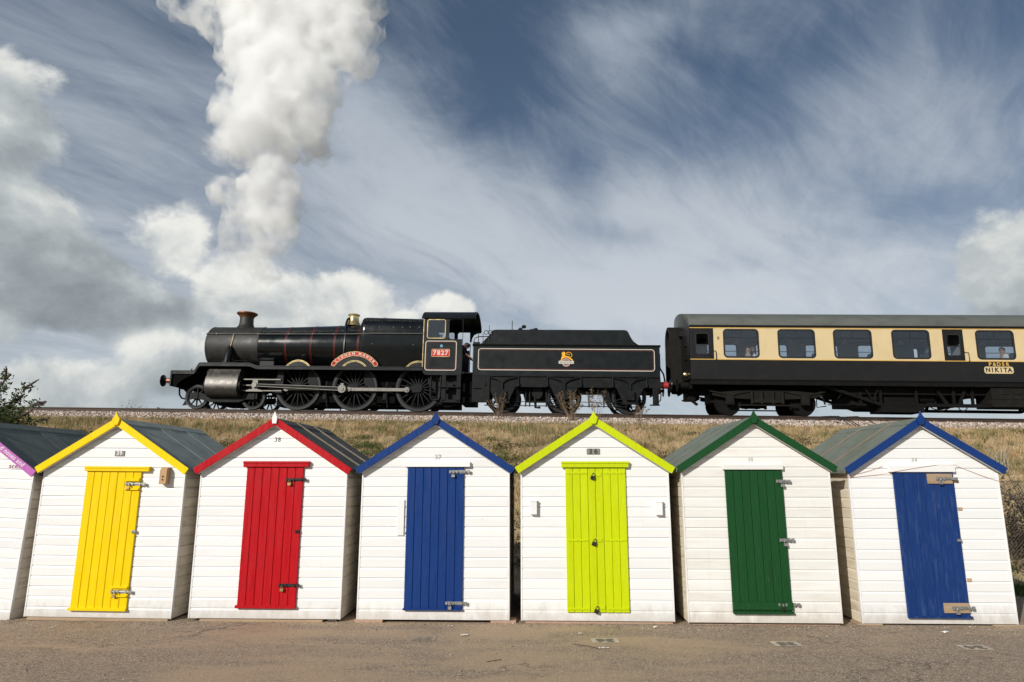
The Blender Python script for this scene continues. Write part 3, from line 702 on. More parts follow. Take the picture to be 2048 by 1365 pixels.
def build_hut(c):
    x0, x1 = c['x']; xc = (x0+x1)/2; half = (x1-x0)/2; zb = c.get('zb', .035)
    root = empty('beach_hut', hutpos(xc, c.get('back', 0))); root.rotation_euler = (0, R(c.get('lean', 0)), TH+R(c.get('yaw', 0)))
    tag(root, c['label'], 'beach hut', 'beach huts in a row along the promenade')
    WM, SMt, TR = MT[c.get('wall', 'white')], c.get('side', 'side'), MT[c['trim']]
    za = c.get('apex', 2.505)-.025                    # roof line above the wall at the ridge
    zp = za-.03; ze = zp-SLOPE*half
    y_w = -.016
    # front boards
    z = zb; i = 0; share = None
    while z < zp-.03:
        z1 = min(z+PITCH, zp)
        if z1 < ze:
            if share is None: share = front_board(z, z+PITCH-.0015, half-.018, ze, zp).mesh('board', WM)
            me = share
        else:
            hb = half-.018 if z < ze else half
            me = front_board(z, z1-.0015, hb, ze, zp).mesh('board', WM)
        obj('board', me, root, (random.uniform(-.001, .001), random.uniform(-.0012, .0012), z), (random.uniform(-.006, .006), random.uniform(-.0009, .0009), 0))
        z += PITCH; i += 1
    # side boards, both sides
    nside = int((ze-.03-zb)/PITCH)
    for k in range(nside+1):
        h = zb+k*PITCH
        for sgn in (-1, 1):
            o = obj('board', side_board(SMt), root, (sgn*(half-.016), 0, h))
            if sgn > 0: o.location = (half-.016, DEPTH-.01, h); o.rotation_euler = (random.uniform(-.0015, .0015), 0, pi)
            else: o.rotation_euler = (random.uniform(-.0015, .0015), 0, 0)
    for sx in (-1, 1):
        b = MB(); b.box(sx*half-.017 if sx > 0 else -half-.003, half+.003 if sx > 0 else -half+.017, -.019, .020, zb-.004, ze-.012)
        obj('corner_trim', b.mesh('corner_trim', WM, None, .002), root)
    b = MB(); w_ = half-.03
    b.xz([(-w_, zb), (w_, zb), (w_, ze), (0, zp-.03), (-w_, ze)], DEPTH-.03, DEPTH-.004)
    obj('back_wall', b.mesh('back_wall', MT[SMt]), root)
    b = MB(); b.box(-w_, w_, .02, DEPTH-.04, zb+.0, zb+.03); obj('floor', b.mesh('floor', MT['dark_timber']), root)
    # roof: two felted panels, battens, ridge cap
    ov = .065; hw = half+ov; f0, f1 = -.075, DEPTH+.04
    for sx in (-1, 1):
        pts = [(0, za), (sx*hw, za-SLOPE*hw), (sx*hw, za-SLOPE*hw-.028), (0, za-.028)]
        b = MB(); b.xz(pts, f0, f1)
        e0 = (sx*(hw-.006), za-SLOPE*hw-.026); b.box(min(e0[0], e0[0]+sx*.008), max(e0[0], e0[0]+sx*.008), f0+.004, f1-.004, e0[1]-.025, e0[1]+.012)
        rp = obj('roof', b.mesh('roof', MT[c['felt']], None, .004), root)
        for yb in c.get('battens', ()):
            n_ = Vector((sx*SLOPE, 0, 1)).normalized(); pts = []
            for xx in (.02, hw-.02): pts.append(Vector((sx*xx, yb, za-SLOPE*xx)))
            q = MB(); a0, a1 = pts; dv = n_*.022
            q.add([a0, a0+Vector((0, .032, 0)), a0+Vector((0, .032, 0))+dv, a0+dv, a1, a1+Vector((0, .032, 0)), a1+Vector((0, .032, 0))+dv, a1+dv], [(0, 1, 2, 3), (4, 7, 6, 5), (0, 4, 5, 1), (1, 5, 6, 2), (2, 6, 7, 3), (3, 7, 4, 0)])
            obj('batten', q.mesh('batten', MT['batten'], None, .003), rp)
        for yb in c.get('laps', ()):
            q = MB(); pts = [(.01, za-SLOPE*.01+.001), (hw, za-SLOPE*hw+.001), (hw, za-SLOPE*hw+.007), (.01, za-SLOPE*.01+.007)]
            q.xz([(sx*p, r) for p, r in pts], yb, yb+.30); obj('felt_lap', q.mesh('felt_lap', MT[c['felt']], None, .002), rp)
    for k_, zz_ in enumerate(c.get('wrinkles', ())):
        pass
    b = MB(); b.xz([(0, za+.010), (.11, za+.010-SLOPE*.11), (.11, za+.003-SLOPE*.11), (0, za+.003), (-.11, za+.003-SLOPE*.11), (-.11, za+.010-SLOPE*.11)], f0+.01, f1-.02)
    obj('ridge_cap', b.mesh('ridge_cap', MT[c['felt']]), root)
    # bargeboards and finial
    zt = za+.022; vh = .106; bw = c.get('barge', vh)
    for sx in (-1, 1):
        ex = half+.075; e2 = ex-.048
        pts = [(0.002*sx, zt), (sx*ex, zt-SLOPE*ex), (sx*e2, zt-SLOPE*e2-bw), (0.002*sx, zt-bw)]
        b = MB(); b.xz(pts, -.098, -.078); bb = obj('bargeboard', b.mesh('bargeboard', TR, None, .0025), root)
        if sx > 0 and c.get('fascia_text'): FASC = bb
    b = MB(); b.xz([(x, z+zt-.012) for x, z in finial(c.get('finial', 'spear'))], -.122, -.099)
    obj('finial', b.mesh('finial', MT[c.get('finial_mat', c['trim'])], None, .003), root)
    # pale soffit strip under the bargeboards
    for sx in (-1, 1):
        b = MB(); pts = [(0, zt-bw-.004), (sx*(half+.01), zt-bw-.004-SLOPE*(half+.01)), (sx*(half+.01), zt-bw+.03-SLOPE*(half+.01)), (0, zt-bw+.03)]
        b.xz(pts, -.076, -.058); obj('soffit', b.mesh('soffit', MT[c.get('wall', 'white')]), root)
    # lintel
    if 'lintel' in c:
        lx0, lx1, lz0, lz1 = c['lintel']; b = MB(); b.box(lx0-xc, lx1-xc, -.066, -.017, lz0, lz1)
        if c.get('lintel_step', True): b.box(lx0-xc-.004, lx1-xc+.008, -.073, -.016, lz1-.022, lz1+.005)
        obj('lintel', b.mesh('lintel', MT[c.get('lintel_mat', c['trim'])], None, .003), root)
    # door: backing leaf with planks, bolts and padlocks
    if 'door' in c:
        a0, a1, d0, d1 = c['door']; a0 -= xc; a1 -= xc; dm = MT[c.get('door_mat', c['trim'])]
        b = MB(); b.box(a0+.004, a1-.004, -.024, -.0165, d0+.003, d1-.003); door = obj('door', b.mesh('door', dm), root)
        npl = c.get('planks', 7); wdt = (a1-a0)/npl
        for k in range(npl):
            gap = .0028 if not (c.get('double') and k in (npl//2-1, npl//2)) else .004
            b = MB(); b.box(-wdt/2+gap/2, wdt/2-gap/2, -.016, 0, d0, d1); 
            obj('plank', b.mesh('plank', dm, None, .0055), door, (a0+wdt*(k+.5), -.024+random.uniform(-.0015, .0015), 0))
        yd = -.041
        for bx in c.get('sills', ()):                                 # bars fixed across the door
            b = MB(); b.box(bx[0]-xc, bx[1]-xc, yd-.022, yd+.012, bx[2], bx[3]); obj('door_bar', b.mesh('door_bar', MT[bx[4]] if len(bx) > 4 else dm, None, .003), door)
        for (kind, bx, bz, lock) in c.get('bolts', ()):
            off = 0.
            for w in c.get('woods', ()):
                if w[0] < bx < w[1] and w[2] < bz < w[3]: off = -.016
            obj('bolt', {'g': BOLT_G, 'b': BOLT_B, 's': BOLT_GS}[kind], door, (bx-xc, yd+off, bz), (0, random.uniform(-.02, .02), 0))
            if lock: obj('padlock', {'br': LOCK_BR, 'bk': LOCK_BK, 'st': LOCK_ST}[lock], door, (bx-xc-.055 if kind != 's' else bx-xc, yd+off-.024, bz-.008), (0, random.uniform(-.12, .12), 0))
        for w in c.get('woods', ()):
            b = MB(); b.box(w[0]-xc, w[1]-xc, yd-.016, yd+.004, w[2], w[3]); obj('wood_pad', b.mesh('wood_pad', MT['timber'], None, .003), door)
        for (kx, kz, km) in c.get('knobs', ()):
            b = MB(); b.box(kx-xc-.022, kx-xc+.030, yd-.020, yd+.004, kz-.016, kz+.018); b.cyl((kx-xc, yd-.032, kz), (kx-xc, yd-.018, kz), .011, n=8)
            obj('latch', b.mesh('latch', MT[km], None, .003), door)
        for hz in c.get('straps', ()):
            for sx in (-1, 1):
                xa = a0+.01 if sx < 0 else (a0+a1)/2+.10; xb = (a0+a1)/2-.10 if sx < 0 else a1-.01
                b = MB(); b.box(xa, xb, yd-.006, yd+.002, hz-.010, hz+.014)
                for q in range(3): b.cyl((xa+(xb-xa)*(q+.5)/3, yd-.011, hz+.002), (xa+(xb-xa)*(q+.5)/3, yd-.004, hz+.002), .007, n=6)
                obj('hinge_strap', b.mesh('hinge_strap', dm, None, .002), door)
        if c.get('double'):
            for (kx, kz) in c['hasps']:
                b = MB(); b.box(kx-xc-.012, kx-xc+.085, yd-.007, yd+.002, kz-.018, kz+.026); obj('hasp', b.mesh('hasp', dm, None, .002), door)
                obj('padlock', LOCK_BK, door, (kx-xc-.006, yd-.014, kz+.012), (0, R(18), 0), None).scale = (1.25, 1.2, 1.25)
    # number
    if 'num' in c:
        s, nx_, nz_, size, ink, plate = c['num']
        y = -.019
        if plate:
            b = MB(); b.box(nx_-xc-plate[0]/2, nx_-xc+plate[0]/2, -.027, -.0165, nz_-plate[1]/2, nz_+plate[1]/2)
            obj('number_plate', b.mesh('number_plate', MT['grey_plate'], None, .002), root); y = -.029
        b = MB(); text_on(b, s, nx_-xc, y, nz_, size, c.get('numbold', .0015), space=c.get('numspace', 1.1)); obj('number', b.mesh('number', MT[ink]), root)
    # base: bearers on the ground under the floor
    for xx in (-half+.12, 0, half-.12):
        b = MB(); b.box(xx-.045, xx+.045, .05, DEPTH-.05, -.004, zb-.001); obj('bearer', b.mesh('bearer', MT['dark_timber']), root)
    for (bx0, bx1, bz0, bz1, yy0, yy1, bm) in c.get('base', ()):
        b = MB(); b.box(bx0-xc, bx1-xc, yy0, yy1, bz0, bz1); obj('brick' if bm == 'brick' else 'base_beam', b.mesh('base_beam', MT[bm], None, .004), root)
    for fn in c.get('extra', ()): fn(root, xc)
    return root

def wood_block(root, xc):
    b = MB(); b.yz([(-.018, 1.66), (-.105, 1.66), (-.100, 1.845), (-.060, 1.872), (-.018, 1.872)], -4.505-xc, -4.412-xc)
    w = obj('wooden_block', b.mesh('wooden_block', MT['block_wood'], None, .004), root)
    b = MB()
    for z in (1.755, 1.715): b.cyl((-4.459-xc, -.106, z), (-4.459-xc, -.1005, z), .012, n=10)
    obj('hole', b.mesh('hole', MT['black_iron']), w)
def white_boxes(root, xc):
    for (x, z) in ((.272, 1.37), (1.825, 1.365)):
        b = MB(); b.box(-.042, .042, -.075, -.017, -.085, .085); b.box(-.046, .046, -.080, -.016, .068, .088)
        obj('white_box', b.mesh('white_box', MT['white'], None, .004), root, (x-xc, 0, z))
def side_board37(root, xc):
    b = MB(); b.box(-1.437-xc, -1.352-xc, -.034, -.017, 1.028, 1.46); obj('backing_board', b.mesh('backing_board', MT['white'], None, .003), root)
    b = MB(); b.cyl((-1.342-xc, -.045, 1.06), (-1.342-xc, -.017, 1.06), .009, n=8); obj('hook', b.mesh('hook', MT['galv']), root)
def red_string(root, xc):
    def P(x, z): return (x-xc, -.072 if 4.68 < x < 5.53 else -.024, z)
    b = MB(); b.tube([P(4.16, 1.745), P(4.40, 1.80), P(4.64, 1.872)], .0022, 4)
    b.tube([P(4.20, 1.735), P(4.62, 1.775), P(4.70, 1.80), P(5.10, 1.865), P(5.30, 1.892), P(5.51, 1.890), P(5.58, 1.865), P(5.85, 1.755), P(6.06, 1.685)], .0024, 4)
    obj('string', b.mesh('string', MT['string']), root)
    b = MB()
    for (x, z) in ((5.517, 1.693), (5.527, 1.357), (5.531, .522)): b.box(x-xc-.028, x-xc+.030, -.026, -.016, z-.02, z+.02)
    obj('old_keep', b.mesh('old_keep', mat('flaked keep', (.48, .33, .22), .7, dirt=(.2, .09, .05), dirt_amt=.8, dirt_scale=20), None, .004), root)
def purple_text(root, xc):
    half = (-6.215-(-8.07))/2; za = 2.48; zt = za+.022
    b = MB(); ang = -atan(SLOPE)
    x = (-6.515)-xc; text_on(b, 'd noses and', x, -.0995, zt-SLOPE*x-.058, .082, .0006, ang, .18, 1.05)
    obj('lettering', b.mesh('lettering', MT['white_ink']), root)
    b = MB(); text_on(b, 'scess', -6.50-xc, -.020, 1.905, .085, .001, 0, .1, 1.1); obj('lettering', b.mesh('lettering', MT['purple_ink']), root)

HUTS = [
 dict(x=(-8.07, -6.245), lean=2.2, back=-.02, trim='purple', felt='felt_dark', wall='white', label='white hut with purple bargeboards carrying handwritten words, cut off by the photo edge', apex=2.49,
      fascia_text=True, laps=(1.0,), door=(-7.5, -6.78, .12, 1.82), planks=6, door_mat='purple', extra=(purple_text,), base=((-7.9, -6.4, -.003, .03, .01, .10, 'dark_timber'),)),
 dict(x=(-6.080, -4.215), trim='yellow', felt='felt_mid', label='white hut with yellow door and yellow bargeboards', lintel=(-5.515, -4.672, 1.815, 1.872), yaw=0, lean=.5,
      door=(-5.494, -4.776, .125, 1.822), planks=7, bolts=(('g', -4.86, 1.657, 'br'), ('g', -4.885, .345, 'br')), knobs=((-4.795, 1.069, 'galv'),),
      sills=((-5.51, -4.775, .118, .150), (-4.97, -4.785, 1.69, 1.73), (-4.97, -4.785, 1.58, 1.605), (-5.0, -4.785, .385, .41), (-5.0, -4.785, .285, .30)),
      num=('39', -5.105, 2.043, .075, 'white_ink', (.125, .068)), laps=(.72, 1.45), extra=(wood_block,),
      base=((-6.02, -4.24, -.004, .030, -.045, .05, 'timber'),)),
 dict(x=(-4.000, -2.105), trim='red', felt='felt_black', finial='diamond', finial_mat='white', label='white hut numbered 38 with red door and white diamond finial', lean=.1,
      lintel=(-3.435, -2.592, 1.868, 1.935), door=(-3.395, -2.66, .165, 1.870), planks=7, bolts=(('b', -2.77, 1.708, 'br'), ('b', -2.78, .430, 'br')), knobs=((-2.70, 1.074, 'black_iron'),),
      sills=((-3.41, -2.66, .160, .195),), num=('38', -3.033, 2.213, .080, 'ink', None), numbold=.0, battens=(.62, 1.38),
      base=((-3.85, -2.32, -.004, .026, -.03, .06, 'timber'), (-2.26, -2.15, -.004, .032, -.01, .12, 'dark_timber'))),
 dict(x=(-1.905, -.032), trim='blue', felt='felt_dark', label='white hut numbered 37 with blue door, between the red and the lime door huts', lintel=(-1.36, -.528, 1.868, 1.932), lintel_mat='white', lintel_step=False,
      door=(-1.325, -.604, .158, 1.866), planks=7, bolts=(('g', -.685, 1.808, 'st'), ('g', -.705, .232, 'st')), num=('37', -.945, 1.989, .082, 'faint_ink', None), sills=((-1.335, -.61, .150, .172),),
      laps=(1.1,), extra=(side_board37,), base=((-1.93, -1.58, -.004, .034, -.03, .2, 'brick'), (-.26, .05, -.004, .030, -.01, .2, 'brick'))),
 dict(x=(.112, 1.966), trim='lime', felt='felt_dark', label='white hut numbered 36 with lime green double doors', lintel=(.625, 1.466, 1.860, 1.930),
      door=(.670, 1.428, .134, 1.856), planks=8, double=True, hasps=((1.035, 1.772), (1.035, .975), (1.045, .19)), straps=(1.79, .977, .175), num=('36', 1.030, 2.060, .092, 'ink', (.165, .072)), numspace=1.5,
      laps=(1.1,), extra=(white_boxes,), base=((.16, 1.95, -.004, .033, .005, .12, 'brick'),)),
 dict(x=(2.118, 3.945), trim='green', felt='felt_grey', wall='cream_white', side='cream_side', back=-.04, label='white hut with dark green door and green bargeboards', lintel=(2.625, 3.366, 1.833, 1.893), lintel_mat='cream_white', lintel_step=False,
      door=(2.648, 3.356, .142, 1.832), planks=7, bolts=(('s', 3.335, 1.691, 'st'), ('s', 3.325, .989, 'st'), ('g', 3.29, .247, 'bk')), num=('35', 2.987, 1.955, .06, 'faint_ink', None),
      sills=((2.652, 3.36, .187, .275), (2.652, 3.37, .140, .165)), laps=(-.04, .66, 1.3), base=((2.14, 3.93, -.004, .028, .03, .14, 'brick'),)),
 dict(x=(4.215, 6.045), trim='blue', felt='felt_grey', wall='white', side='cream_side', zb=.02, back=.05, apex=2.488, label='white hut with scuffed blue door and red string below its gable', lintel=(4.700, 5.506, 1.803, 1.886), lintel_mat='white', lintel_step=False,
      door=(4.748, 5.487, .100, 1.803), door_mat='worn_blue', planks=6, woods=((5.156, 5.462, 1.661, 1.782), (5.176, 5.478, .148, .262)), bolts=(('g', 5.36, 1.722, 'st'), ('g', 5.375, .205, 'st')), knobs=((5.452, .985, 'galv'),),
      sills=((4.745, 5.50, .088, .112),), num=('34', 5.04, 1.95, .07, 'faint_ink', None), battens=(.52, 1.30), extra=(red_string,), base=((4.16, 4.45, -.004, .016, -.02, .25, 'timber'), (5.75, 6.2, -.004, .012, -.03, .1, 'timber'))),
]
for c in HUTS: build_hut(c)

# grit and blown sand grains lying on the tarmac, thickest along the feet of the huts
NG = 7000; g_x = rng.uniform(-7, 7, NG); w_ = rng.random(NG)
g_y = np.where(w_ < .45, 8.72-.033*g_x-np.abs(rng.normal(0, .16, NG)), rng.uniform(6.2, 8.7, NG)); g_r = rng.uniform(.0025, .0085, NG)*np.where(rng.random(NG) < .05, 1.8, 1.)
vv = oct_v[None]*rng.uniform(.6, 1.2, (NG, 6, 1)); vv[..., 2] *= .6; vv = vv*g_r[:, None, None]+np.c_[g_x, g_y, g_r*.45][:, None, :]
tn_ = np.repeat(np.array([(.46, .38, .29), (.30, .25, .20), (.60, .53, .44), (.20, .17, .14), (.42, .29, .20)])[rng.integers(0, 5, NG)], 8, 0)
o = obj('grit', raw('grit', vv.reshape(-1, 3), (oct_f[None]+(np.arange(NG)*6)[:, None, None]).reshape(-1, 3), MT['stone'], tn_)); tag(o, kind='stuff')

# painted numbers on the tarmac, worn, read from the huts' side
for (s, x, y) in (('37', -.98, 7.92), ('36', 1.01, 7.83), ('35', 2.92, 7.68), ('34', 4.83, 7.53)):
    b = MB(); w_, h_ = .145, .10
    b.add([(x-w_, y-h_, .004), (x+w_, y-h_, .004), (x+w_, y+h_, .004), (x-w_, y+h_, .004)], [(0, 1, 2, 3)])
    o = obj('painted_number', b.mesh('painted_number', mat('worn road paint '+s, ((.54, .46, .34) if s != '37' else (.36, .29, .215)), .9, dirt=(.27, .22, .165), dirt_amt=.75, dirt_scale=14, var=.2)))
    tag(o, {'37': 'nearly worn away painted number 37 on the tarmac in front of the blue door', '36': 'pale painted number 36 on the tarmac in front of the lime doors', '35': 'pale painted number 35 on the tarmac before the green door', '34': 'pale painted number 34 on the tarmac before the scuffed blue door'}[s], 'painted number', 'numbers painted on the tarmac')
    b = MB(); b.merge(glyphs(s, .21, .012), Matrix.Translation((x, y, .008)) @ Matrix.Rotation(pi, 4, 'Z') @ Matrix.Diagonal((.95, .8, 1, 1)))
    obj('digits', b.mesh('digits', mat('tarmac showing through '+s, (.17, .14, .11) if s != '37' else (.28, .225, .17), .9)), o)

# ================================================================== TRAIN
# all train parts are given in metres along the track (s), across it (y, negative towards the huts) and above the rail
class Vehicle:
    def __init__(s, name, at, label, cat):
        s.at = at; s.root = empty(name, trk(at)); s.root.rotation_euler = TROT.to_euler(); tag(s.root, label, cat)
    def add(s, name, b, m, parent=None, smooth=None, bevel=0., seg=1, label=None):
        me = b.mesh(name, [MT[q] for q in m] if isinstance(m, (list, tuple)) else MT[m], smooth, bevel, seg, (s.at, 0, 0))
        return obj(name, me, parent or s.root, label=label)

def rrect(x0, x1, z0, z1, r, k=5):
    out = []
    for cx, cz, a in ((x1-r, z1-r, 0), (x0+r, z1-r, 90), (x0+r, z0+r, 180), (x1-r, z0+r, 270)):
        for i in range(k+1):
            t = R(a+90*i/k); out.append((cx+r*cos(t), cz+r*sin(t)))
    return out
def frame_line(b, pts, t, y, dy=.004):
    """closed ribbon of width t lying on the plane y, following pts (x, z)."""
    n = len(pts); cx = sum(p[0] for p in pts)/n; cz = sum(p[1] for p in pts)/n; vs = []
    for i, (x, z) in enumerate(pts):
        p0 = pts[i-1]; p1 = pts[(i+1) % n]; tx, tz = p1[0]-p0[0], p1[1]-p0[1]; l = sqrt(tx*tx+tz*tz) or 1
        nx, nz = -tz/l, tx/l
        vs += [(x+nx*t/2, y, z+nz*t/2), (x-nx*t/2, y, z-nz*t/2), (x-nx*t/2, y+dy, z-nz*t/2), (x+nx*t/2, y+dy, z+nz*t/2)]
    fs = []
    for i in range(n):
        j = (i+1) % n
        for q in range(4): fs.append((i*4+q, i*4+(q+1) % 4, j*4+(q+1) % 4, j*4+q))
    b.add(vs, fs)
def holed_plate(b, x0, x1, z0, z1, hole, y0, y1):
    """flat plate x0..x1, z0..z1 with one rounded hole (list from rrect, corners in order ++, -+, --, +-)."""
    k = len(hole)//4; out = [(x1, z1), (x0, z1), (x0, z0), (x1, z0)]
    for y, in ((y0,), (y1,)):
        vs = [(x, y, z) for x, z in out]+[(x, y, z) for x, z in hole]; fs = []
        for c in range(4):
            for i in range(k-1): fs.append((c, 4+c*k+i, 4+c*k+i+1))
            fs.append((c, 4+c*k+k-1, 4+((c+1) % 4)*k, (c+1) % 4))
        b.add(vs, fs)
    n = len(hole); b.add([(x, y0, z) for x, z in hole]+[(x, y1, z) for x, z in hole], [(i, (i+1) % n, (i+1) % n+n, i+n) for i in range(n)])
    o = out; b.add([(x, y0, z) for x, z in o]+[(x, y1, z) for x, z in o], [(i, (i+1) % 4, (i+1) % 4+4, i+4) for i in range(4)])

def spoked_wheel(r, nsp, hub=.13, rim=.075, w=.13, pin=None, weight=None):
    """wheel with axis y, centred on the origin; returns meshes (spokes and hub), (tyre), (weight)."""
    b = MB(); b.ring((0, 0, 0), r-rim-.055, r-rim+.002, -w*.42, w*.42, 48)
    b.cyl((0, -w*.75, 0), (0, w*.7, 0), hub, n=24); b.cyl((0, -w*.85, 0), (0, -w*.7, 0), hub*.55, n=16)
    for i in range(nsp):
        a = 2*pi*(i+.5)/nsp; u = Vector((cos(a), 0, sin(a))); v = Vector((-sin(a), 0, cos(a)))
        p0 = u*hub*.8; p1 = u*(r-rim-.04); w0, w1 = .022, .014
        b.add([p0-v*w0+Vector((0, -.035, 0)), p0+v*w0+Vector((0, -.035, 0)), p0+v*w0+Vector((0, .035, 0)), p0-v*w0+Vector((0, .035, 0)),
               p1-v*w1+Vector((0, -.025, 0)), p1+v*w1+Vector((0, -.025, 0)), p1+v*w1+Vector((0, .025, 0)), p1-v*w1+Vector((0, .025, 0))],
              [(0, 3, 2, 1), (4, 5, 6, 7), (0, 1, 5, 4), (1, 2, 6, 5), (2, 3, 7, 6), (3, 0, 4, 7)])
    if pin:
        b.loft([[(pin[0]*t+hubr*cos(2*pi*j/16), -w*.78+(.03 if e else 0), pin[1]*t+hubr*sin(2*pi*j/16)) for j in range(16)] for t, hubr, e in ((0, .15, 0), (1, .10, 0))][:0] or
               [[(0+.16*cos(2*pi*j/16), -w*.80, .16*sin(2*pi*j/16)) for j in range(16)], [(.16*cos(2*pi*j/16), w*.3, .16*sin(2*pi*j/16)) for j in range(16)]])
        b.cyl((pin[0], -w*.82, pin[1]), (pin[0], w*.3, pin[1]), .105, n=16)
        q = sqrt(pin[0]**2+pin[1]**2); u = Vector((pin[0]/q, 0, pin[1]/q)); v = Vector((-u.z, 0, u.x))
        o = Vector((0, -w*.79, 0)); p = Vector((pin[0], -w*.79, pin[1]))
        b.ext([o-v*.155, p-v*.10, p+v*.10, o+v*.155], (0, w, 0))
    t = MB(); t.ring((0, 0, 0), r-rim, r, -w*.5, w*.5, 56); t.ring((0, 0, 0), r-rim, r+.028, w*.5-.002, w*.5+.03, 56)
    wt = None
    if weight:
        wt = MB(); a0 = weight[0]; sp = weight[1]; n = 14; pts = []
        for i in range(n+1):
            a = a0-sp+2*sp*i/n; pts.append(((r-rim-.02)*cos(a), (r-rim-.02)*sin(a)))
        for i in range(n+1):
            a = a0+sp-2*sp*i/n; k = abs((i/n)-.5)*2; q = (r-rim)*(.52+.42*k**2); pts.append((q*cos(a), q*sin(a)))
        wt.xz(pts, -w*.55, w*.1)
    return b, t, wt

# ---------------------------------------------------------------- locomotive
LO = Vehicle('steam_locomotive', -7.5, 'black steam locomotive with copper topped chimney and red curved nameplate', 'steam locomotive')
A = LO.add
CZ = 2.53
b = MB(); b.lathe((0, 0, CZ), (1, 0, 0), [(-12.02, .79), (-12.02, .80), (-11.98, .825), (-9.90, .83), (-9.88, .805)], 48)
smk = A('smokebox', b, 'smoke_black', None, 35)
b = MB(); b.lathe((-12.02, 0, CZ), (-1, 0, 0), [(0, .66), (.03, .655), (.10, .45), (.135, .2), (.14, .0)], 32); dr = A('smokebox_door', b, 'smoke_black', smk, 40)
b = MB(); b.cyl((-12.16, 0, CZ), (-12.25, 0, CZ), .035, n=10); b.cyl((-12.23, 0, CZ), (-12.23, -.16, CZ-.1), .014, n=6); b.cyl((-12.21, 0, CZ), (-12.21, .02, CZ-.2), .014, n=6)
A('door_handle', b, 'motion', smk)
b = MB()
for sx, n_ in ((-11.97, 52), (-9.93, 52)):
    for i in range(n_):
        a = 2*pi*i/n_; b.sphere((sx, .832*cos(a), CZ+.832*sin(a)), .014, 6, 4)
A('rivet_row', b, 'smoke_black', smk)
b = MB(); b.lathe((0, 0, CZ), (1, 0, 0), [(-9.89, .812), (-9.0, .832), (-5.84, .945), (-5.80, .945)], 56); boil = A('boiler', b, 'gloss_black', None, 35)
for sx in (-8.80, -7.79, -6.85, -5.92):
    rr = np.interp(sx, [-9.0, -5.84], [.832, .945])
    for q in (-.028, .018):
        b = MB(); b.lathe((0, 0, CZ), (1, 0, 0), [(sx+q, rr+.001), (sx+q, rr+.006), (sx+q+.012, rr+.006), (sx+q+.012, rr+.001)], 56, False); A('red_band', b, 'line_red', boil, 30)
# firebox with the flat Belpaire top
def fsec(x, top, w):
    pr = [(.0, top)]
    pr = [(-.78, 1.60), (-.86, 2.0), (-w, 2.45), (-w, 3.05), (-w+.03, 3.30), (-w+.13, top-.14), (-w+.30, top-.04), (-w+.5, top), (0, top+.012)]
    return [(x, y, z) for y, z in pr]+[(x, -y, z) for y, z in pr[-2::-1]]
b = MB(); b.loft([fsec(-5.86, 3.60, .90), fsec(-5.80, 3.665, .955), fsec(-5.68, 3.685, .965), fsec(-3.30, 3.635, .95)]); fb = A('firebox', b, 'gloss_black', None, 40)
b = MB()
for x, z in ((-5.1, 3.2), (-4.55, 3.2), (-4.2, 3.2), (-3.9, 3.2), (-3.55, 3.2), (-5.35, 2.55), (-3.75, 2.52)): b.sphere((x, -.965, z), .028, 8, 5)
b.cyl((-5.1, -.2, 3.66), (-5.1, -.2, 3.735), .08, n=10)
A('washout_plug', b, 'motion', fb)
# chimney and safety valve
b = MB(); b.lathe((-10.80, 0, 0), (0, 0, 1), [(3.24, .42), (3.34, .36), (3.42, .30), (3.52, .272), (3.76, .262), (3.765, .25)], 36); ch = A('chimney', b, 'smoke_black', None, 40)
b = MB(); b.lathe((-10.80, 0, 0), (0, 0, 1), [(3.755, .268), (3.80, .285), (3.85, .33), (3.895, .385), (3.915, .405), (3.945, .402), (3.965, .37), (3.975, .30), (3.93, .25), (3.7, .21)], 36, False); A('copper_cap', b, 'copper', ch, 40)
b = MB(); b.lathe((-6.41, 0, 0), (0, 0, 1), [(3.44, .34), (3.52, .27), (3.62, .215), (3.80, .195), (3.85, .20), (3.875, .235), (3.905, .238), (3.92, .22), (3.90, .15), (3.8, .1)], 28, False); A('safety_valve', b, 'brass', None, 40)
b = MB(); b.tube([(-6.55, -.16, 3.74), (-6.60, -.22, 3.66), (-6.56, -.50, 3.42), (-6.46, -.80, 3.02), (-6.44, -.93, 2.55), (-6.46, -.88, 2.05)], .045, 8); A('feed_pipe', b, 'satin_black', None, 40)
# handrails with knobs
b = MB()
def hr_y(s): return -(sqrt(max(.1, np.interp(s, [-12, -9.9, -5.84, -3.3], [.83, .82, .945, .98])**2-.42**2))+.06) if s < -5.9 else -1.02
pts = [(s, hr_y(s), CZ+.42) for s in np.linspace(-11.95, -3.4, 14)]; b.tube(pts, .017, 6)
b.tube([(-12.06, .62*cos(t)*1.0, CZ+.42+.18*sin(t)) for t in np.linspace(pi, 0, 11)], .016, 6); b.tube([(-11.95, hr_y(-12), CZ+.42), (-12.04, -.70, CZ+.42), (-12.06, -.62, CZ+.42)], .016, 6)
for s in (-11.6, -9.95, -8.7, -7.75, -6.9, -5.95): b.cyl((s, hr_y(s)+.07, CZ+.41), (s, hr_y(s)-.012, CZ+.42), .022, n=8)
A('handrail', b, 'motion', None, 40)
